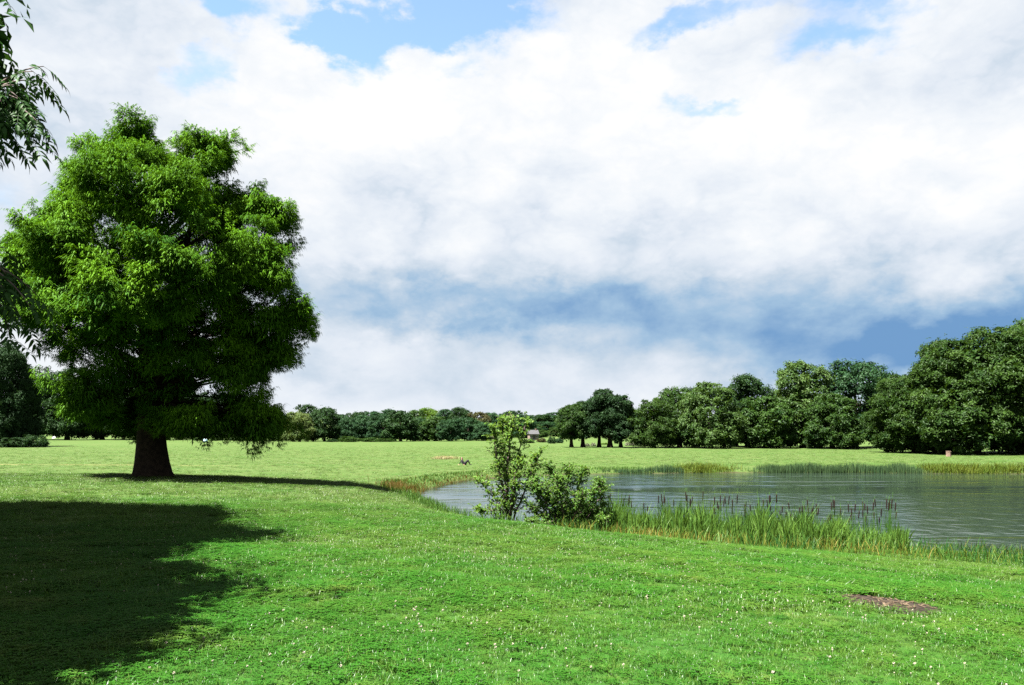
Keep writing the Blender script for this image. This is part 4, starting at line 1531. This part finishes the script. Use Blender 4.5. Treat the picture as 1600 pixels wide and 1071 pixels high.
def lawn():
    r = np.random.default_rng(101)
    X, Y, S = [], [], []
    for d0, d1, m, s0, s1 in ((2.5, 9, 30000, 0.8, 1.25), (9, 16, 34000, 1.0, 1.7), (16, 28, 38000, 1.5, 2.3), (28, 55, 30000, 2.0, 3.2), (55, 210, 60000, 3.0, 6.0)):
        x, y = wedge(m, d0, d1, r)
        X.append(x)
        Y.append(y)
        S.append(r.uniform(s0, s1, m))
    x, y, s = np.concatenate(X), np.concatenate(Y), np.concatenate(S)
    e = ((x - ex) / 0.60) ** 2 + ((y - ey) / 0.74) ** 2 + 0.9 * r.normal(0, 0.35, len(x))
    k = (sdist(x, y, POND) > 0.5) & (e > 1.0) & (np.hypot(x + 19.7, y - 44) > 1.2)
    k &= r.random(len(x)) < np.clip((215 - y) / 130, 0, 1)
    k &= np.hypot(x + 5.3, y - 90) > 1.6
    x, y, s = x[k], y[k], s[k]
    # longer, darker grass behind the bare patch
    ln = np.exp(-(((x - ex) / 1.6) ** 2 + ((y - ey - 1.5) / 0.8) ** 2))
    s = s * (1 + 0.9 * ln)
    patch = np.sin(x * 0.55 + 1.3 * np.sin(y * 0.37)) * np.sin(y * 0.48 + 0.9)
    fine = np.sin(x * 2.3 + 2 * np.sin(y * 1.1)) * np.sin(y * 1.9 + np.sin(x * 1.7))
    s = s * (1 + 0.28 * fine + 0.2 * patch)
    u = r.random(len(x))
    idx = np.where(u < 0.42 + 0.2 * patch, 3 + (u * 97).astype(int) % 2, (u * 1000).astype(int) % 3)
    idx = np.where(r.random(len(x)) < 0.07, 5, idx)
    scatter('lawn_grass', x, y, s, idx, HID, 'short green grass and clover leaves covering the near lawn', 'grass', r, -0.004)
    # clover heads: dense in drifts
    X, Y = [], []
    for d0, d1, m in ((3, 11, 3000), (11, 22, 13000), (22, 46, 24000)):
        x, y = wedge(m, d0, d1, r)
        X.append(x)
        Y.append(y)
    x, y = np.concatenate(X), np.concatenate(Y)
    drift = np.sin(x * 0.9 + np.sin(y * 0.5) * 1.7) * np.sin(y * 0.7 + x * 0.3) + 0.5 * np.sin(x * 2.3 + y * 1.1)
    dd = sdist(x, y, EDGE)
    k = (r.random(len(x)) < np.clip(0.22 + 0.30 * drift, 0.03, 0.8)) & (dd < 0.5) & (((x - ex) / 0.7) ** 2 + ((y - ey) / 0.66) ** 2 > 1.1)
    x, y = x[k], y[k]
    scatter('clover_flowers', x, y, r.uniform(0.5, 0.95, len(x)), np.zeros(len(x)), HIDF, 'tiny white clover flower heads dotted over the near lawn', 'clover', r)


lawn()

# ------------------------------------------------------------------ reclining person


def skin_body(name, verts, edges, radii, root=0):
    me = bpy.data.meshes.new(name)
    me.from_pydata(verts, edges, [])
    o = bpy.data.objects.new(name, me)
    COL.objects.link(o)
    md = o.modifiers.new('skin', 'SKIN')
    md.use_smooth_shade = True
    sv = me.skin_vertices[0].data if me.skin_vertices else None
    if sv is None:
        bpy.context.view_layer.objects.active = o
        bpy.ops.object.modifier_remove(modifier='skin')
        bpy.ops.object.modifier_add(type='SKIN')
        sv = me.skin_vertices[0].data
    for i, r in enumerate(radii):
        sv[i].radius = (r, r) if not isinstance(r, tuple) else r
        sv[i].use_root = (i == root)
    sub = o.modifiers.new('sub', 'SUBSURF')
    sub.levels = sub.render_levels = 2
    dg = bpy.context.evaluated_depsgraph_get()
    out = bpy.data.meshes.new_from_object(o.evaluated_get(dg))
    bpy.data.objects.remove(o)
    return out


def build_person():
    x, y, z = hit(726, 727)
    e = link('person', None, None, (x, y, z), 0.0, (1.1, 1.1, 1.1))
    tag(e, 'person in black clothes reclining on the grass with knees drawn up', 'person')
    V = [(-0.10, 0, 0.085), (-0.19, 0, 0.24), (-0.28, 0, 0.43), (-0.31, -0.01, 0.54), (-0.315, -0.02, 0.60), (-0.30, -0.035, 0.68), (-0.295, -0.035, 0.765)]
    R = [(0.25, 0.20), (0.23, 0.19), (0.25, 0.20), 0.10, 0.06, (0.085, 0.10), (0.072, 0.078)]
    E = [(0, 1), (1, 2), (2, 3), (3, 4), (4, 5), (5, 6)]

    def chain(start, pts):
        prev = start
        for p, r in pts:
            V.append(p)
            R.append(r)
            E.append((prev, len(V) - 1))
            prev = len(V) - 1
        return prev
    for sg in (-1, 1):
        chain(0, [((0.0, 0.10 * sg, 0.10), 0.15), ((0.18, 0.105 * sg, 0.33), 0.12), ((0.34, 0.10 * sg, 0.51 + 0.02 * sg), 0.08), ((0.43, 0.10 * sg, 0.32), 0.075), ((0.53, 0.10 * sg, 0.09), 0.04),
                  ((0.58, 0.10 * sg, 0.035), 0.036), ((0.69, 0.10 * sg, 0.028), 0.028)])
    # left arm propped behind, right arm resting across the lap
    h1 = chain(2, [((-0.33, 0.16, 0.46), 0.072), ((-0.46, 0.19, 0.26), 0.046), ((-0.56, 0.2, 0.06), 0.034), ((-0.60, 0.2, 0.03), 0.026)])
    h2 = chain(2, [((-0.31, -0.17, 0.46), 0.072), ((-0.27, -0.33, 0.24), 0.046), ((-0.10, -0.36, 0.07), 0.034), ((-0.05, -0.37, 0.04), 0.026)])
    for h, d in ((h1, (-1, 0)), (h2, (1, 0.2))):
        hx, hy, hz = V[h]
        for k in range(4):
            o_ = (k - 1.5) * 0.019
            L_ = (0.062, 0.075, 0.07, 0.055)[k]
            chain(h, [((hx + d[0] * 0.035, hy + o_, hz), 0.0095), ((hx + d[0] * (0.035 + L_ * 0.55), hy + o_ * 1.1, hz - 0.004), 0.0085), ((hx + d[0] * (0.035 + L_), hy + o_ * 1.15, hz - 0.018), 0.007)])
        chain(h, [((hx + d[0] * 0.005, hy - 0.035, hz), 0.010), ((hx + d[0] * 0.035, hy - 0.055, hz - 0.006), 0.008)])
    me = skin_body('body', V, E, R)
    for k in ('blackcloth', 'skin'):
        me.materials.append(M[k])
    for p in me.polygons:
        c = p.center
        hand = (c.x < -0.565 and c.z < 0.08) or (c.x > -0.09 and c.y < -0.27 and c.z < 0.12)
        p.material_index = 1 if (c.z > 0.555 and c.x < 0) or hand else 0
        p.use_smooth = True
    link('body', me, e)

    def ball(name, c, r, mat, parent):
        u = np.linspace(0, np.pi, 9)
        w = np.linspace(0, 2 * np.pi, 14, endpoint=False)
        Vb = np.array([(c[0] + r[0] * math.sin(p) * math.cos(t), c[1] + r[1] * math.sin(p) * math.sin(t), c[2] + r[2] * math.cos(p)) for p in u for t in w])
        Fb = []
        for i in range(8):
            for j in range(14):
                k = (j + 1) % 14
                Fb += [(i * 14 + j, (i + 1) * 14 + j, (i + 1) * 14 + k), (i * 14 + j, (i + 1) * 14 + k, i * 14 + k)]
        a_ = Acc()
        a_.add(Vb, Fb)
        return a_, link(name, a_.mesh(name, mat, True), parent)
    # face towards the camera, slightly right
    for sg in (-1, 1):
        ball('eye', (-0.29 + sg * 0.032, -0.115, 0.70), (0.011, 0.008, 0.007), 'hair', e)
        ball('ear', (-0.297 + sg * 0.083, -0.03, 0.69), (0.012, 0.02, 0.03), 'skin', e)
    ball('nose', (-0.288, -0.125, 0.676), (0.011, 0.02, 0.02), 'skin', e)
    ball('mouth', (-0.288, -0.117, 0.640), (0.022, 0.006, 0.006), 'stone', e)
    # long dark hair: cap plus strands falling to the shoulders
    ha = Acc()
    t = np.linspace(0, 1, 7)
    rh = np.random.default_rng(8)
    for k in range(46):
        an = rh.uniform(-0.75, math.pi + 0.75)
        c_, s_ = math.cos(an), math.sin(an)
        r0 = 0.03 + 0.068 * np.sin(np.clip(t * 1.6, 0, 1) * np.pi / 2)
        px = -0.297 + c_ * r0 * (1 + 0.25 * t)
        py_ = -0.03 + s_ * r0 * 1.05
        pz = 0.795 - 0.04 * t - 0.27 * t ** 1.7
        ha.add(*tube(np.c_[px, py_, pz], 0.022 * (1 - 0.5 * t), 5))
    link('hair', ha.mesh('hair', 'hair', True), e)
    for sg in (-1, 1):
        ball('shoe', (0.62, 0.10 * sg, 0.04), (0.115, 0.042, 0.042), 'blackcloth', e)


build_person()

# ------------------------------------------------------------------ small far things


def part(name, shapes, mat, parent, smooth=False):
    a_ = Acc()
    for Vb, Fb in shapes:
        a_.add(Vb, Fb)
    return link(name, a_.mesh(name, mat, smooth), parent)


def far_house():
    D = 300.0
    x = (833 - HX) / F * D
    z = gz(x, D)
    e = link('house', None, None, (x, D, z), 0.25)
    tag(e, 'small pink walled house with grey roof half hidden by bushes', 'house')
    w, d, h = 3.4, 3.0, 2.3
    part('wall', [box(-w / 2, w / 2, -d / 2, d / 2, 0, h)], 'plaster', e)
    V = np.array([(-w / 2 - .25, -d / 2 - .3, h - .05), (w / 2 + .25, -d / 2 - .3, h - .05), (w / 2 + .25, d / 2 + .3, h - .05), (-w / 2 - .25, d / 2 + .3, h - .05), (-w / 2 - .25, 0, h + 1.5), (w / 2 + .25, 0, h + 1.5)])
    rf = part('roof', [(V, np.array([(0, 1, 5), (0, 5, 4), (2, 3, 4), (2, 4, 5), (0, 4, 3), (1, 2, 5), (0, 3, 2), (0, 2, 1)]))], 'roof', e)
    part('chimney', [box(0.8, 1.25, -0.2, 0.25, h + 0.8, h + 2.1)], 'stone', rf)
    for wx in (-1.1, 1.1):
        wn = part('window', [box(wx - 0.4, wx + 0.4, -d / 2 - 0.03, -d / 2 + 0.01, 0.9, 1.8)], 'glass', e)
        part('frame', [box(wx - 0.48, wx + 0.48, -d / 2 - 0.06, -d / 2 - 0.005, 0.79, 0.89), box(wx - 0.48, wx + 0.48, -d / 2 - 0.06, -d / 2 - 0.005, 1.81, 1.9), box(wx - 0.03, wx + 0.03, -d / 2 - 0.05, -d / 2 - 0.032, 0.9, 1.8)], 'white', wn)
    part('door', [box(-0.42, 0.42, -d / 2 - 0.04, -d / 2 + 0.01, 0.0, 1.85)], 'roof', e)


far_house()
sx_, sy_, sz_ = hit(1482, 713.5)
e = link('squat_block', None, None, (sx_, sy_, sz_), 0.3)
tag(e, 'small pale pinkish block standing on the grass before the huge tree', 'block')
V, Fc = tube(np.array([(0, 0, -0.1), (0, 0, 0.0), (0.01, 0, 0.3), (0.0, 0.01, 0.62), (0, 0, 0.7)]), np.array([0.40, 0.39, 0.36, 0.35, 0.29]), 7)
part('block', [(V, Fc)], 'stone', e)
part('top_slab', [tube(np.array([(0, 0, 0.7), (0, 0, 0.74), (0, 0, 0.77)]), np.array([0.36, 0.37, 0.31]), 9)], 'stone', e)


def sunshade(px, D, r, mat, label):
    x = (px - HX) / F * D
    z = gz(x, D)
    e = link('domed_canopy', None, None, (x, D, z))
    tag(e, label, 'canopy')
    ang = np.linspace(0, 2 * np.pi, 12, endpoint=False)
    V = [(0, 0, 1.75)]
    for f, h in ((0.4, 1.66), (0.75, 1.45), (1.0, 1.12)):
        V += [(r * f * math.cos(t), r * f * math.sin(t), h) for t in ang]
    Fc = [(0, 1 + j, 1 + (j + 1) % 12) for j in range(12)]
    for k in range(2):
        for j in range(12):
            q, jj = 1 + 12 * k, (j + 1) % 12
            Fc += [(q + j, q + 12 + j, q + 12 + jj), (q + j, q + 12 + jj, q + jj)]
    part('canopy', [(np.array(V), np.array(Fc))], mat, e)
    part('pole', [tube(np.array([(0, 0, -0.1), (0, 0, 0.9), (0, 0, 1.74)]), np.full(3, 0.025), 6)], 'metal', e)


sunshade(84.5, 262, 0.62, 'white', 'tiny white dome shape at the far edge of the field, left of the cypress')


def tent(px, D, label):
    x = (px - HX) / F * D
    z = gz(x, D)
    e = link('low_shelter', None, None, (x, D, z), 0.4)
    tag(e, label, 'shelter')
    ang = np.linspace(0, 2 * np.pi, 12, endpoint=False)
    V = [(0, 0, 1.0)]
    for f in (0.35, 0.6, 0.8, 0.95, 1.0):
        V += [(0.75 * f * math.cos(t), 0.6 * f * math.sin(t), 1.0 * math.sqrt(max(0, 1 - f * f)) - (0.05 if f == 1 else 0)) for t in ang]
    Fc = [(0, 1 + j, 1 + (j + 1) % 12) for j in range(12)]
    for k in range(4):
        for j in range(12):
            q, jj = 1 + 12 * k, (j + 1) % 12
            Fc += [(q + j, q + 12 + j, q + 12 + jj), (q + j, q + 12 + jj, q + jj)]
    part('canopy', [(np.array(V), np.array(Fc))], 'bluecanvas', e)
    part('top_sheet', [(np.array(V[:25]) * np.array([1.02, 1.02, 1.0]) + np.array([0, 0, 0.02]), np.array([f for f in Fc if max(f) < 25]))], 'white', e)


tent(321, 268, 'tiny pale blue and white shape at the far edge right of the cypress trunk')

# gravel path at the right edge of the far field
xs = np.linspace(73, 150, 40)
a = Acc()
yc = 113.5 + 0.02 * (xs - 73) ** 1.3
V = np.concatenate([np.c_[xs, yc - 1.0, ground(xs, yc - 1.0) + 0.03], np.c_[xs, yc + 1.0, ground(xs, yc + 1.0) + 0.03]])
Fc = [t for j in range(39) for t in ((j, j + 1, 41 + j), (j, 41 + j, 40 + j))]
a.add(V, Fc)
o = link('path', a.mesh('path', 'path'))
o['kind'] = 'structure'
o['label'] = 'pale gravel path at the right edge of the field'
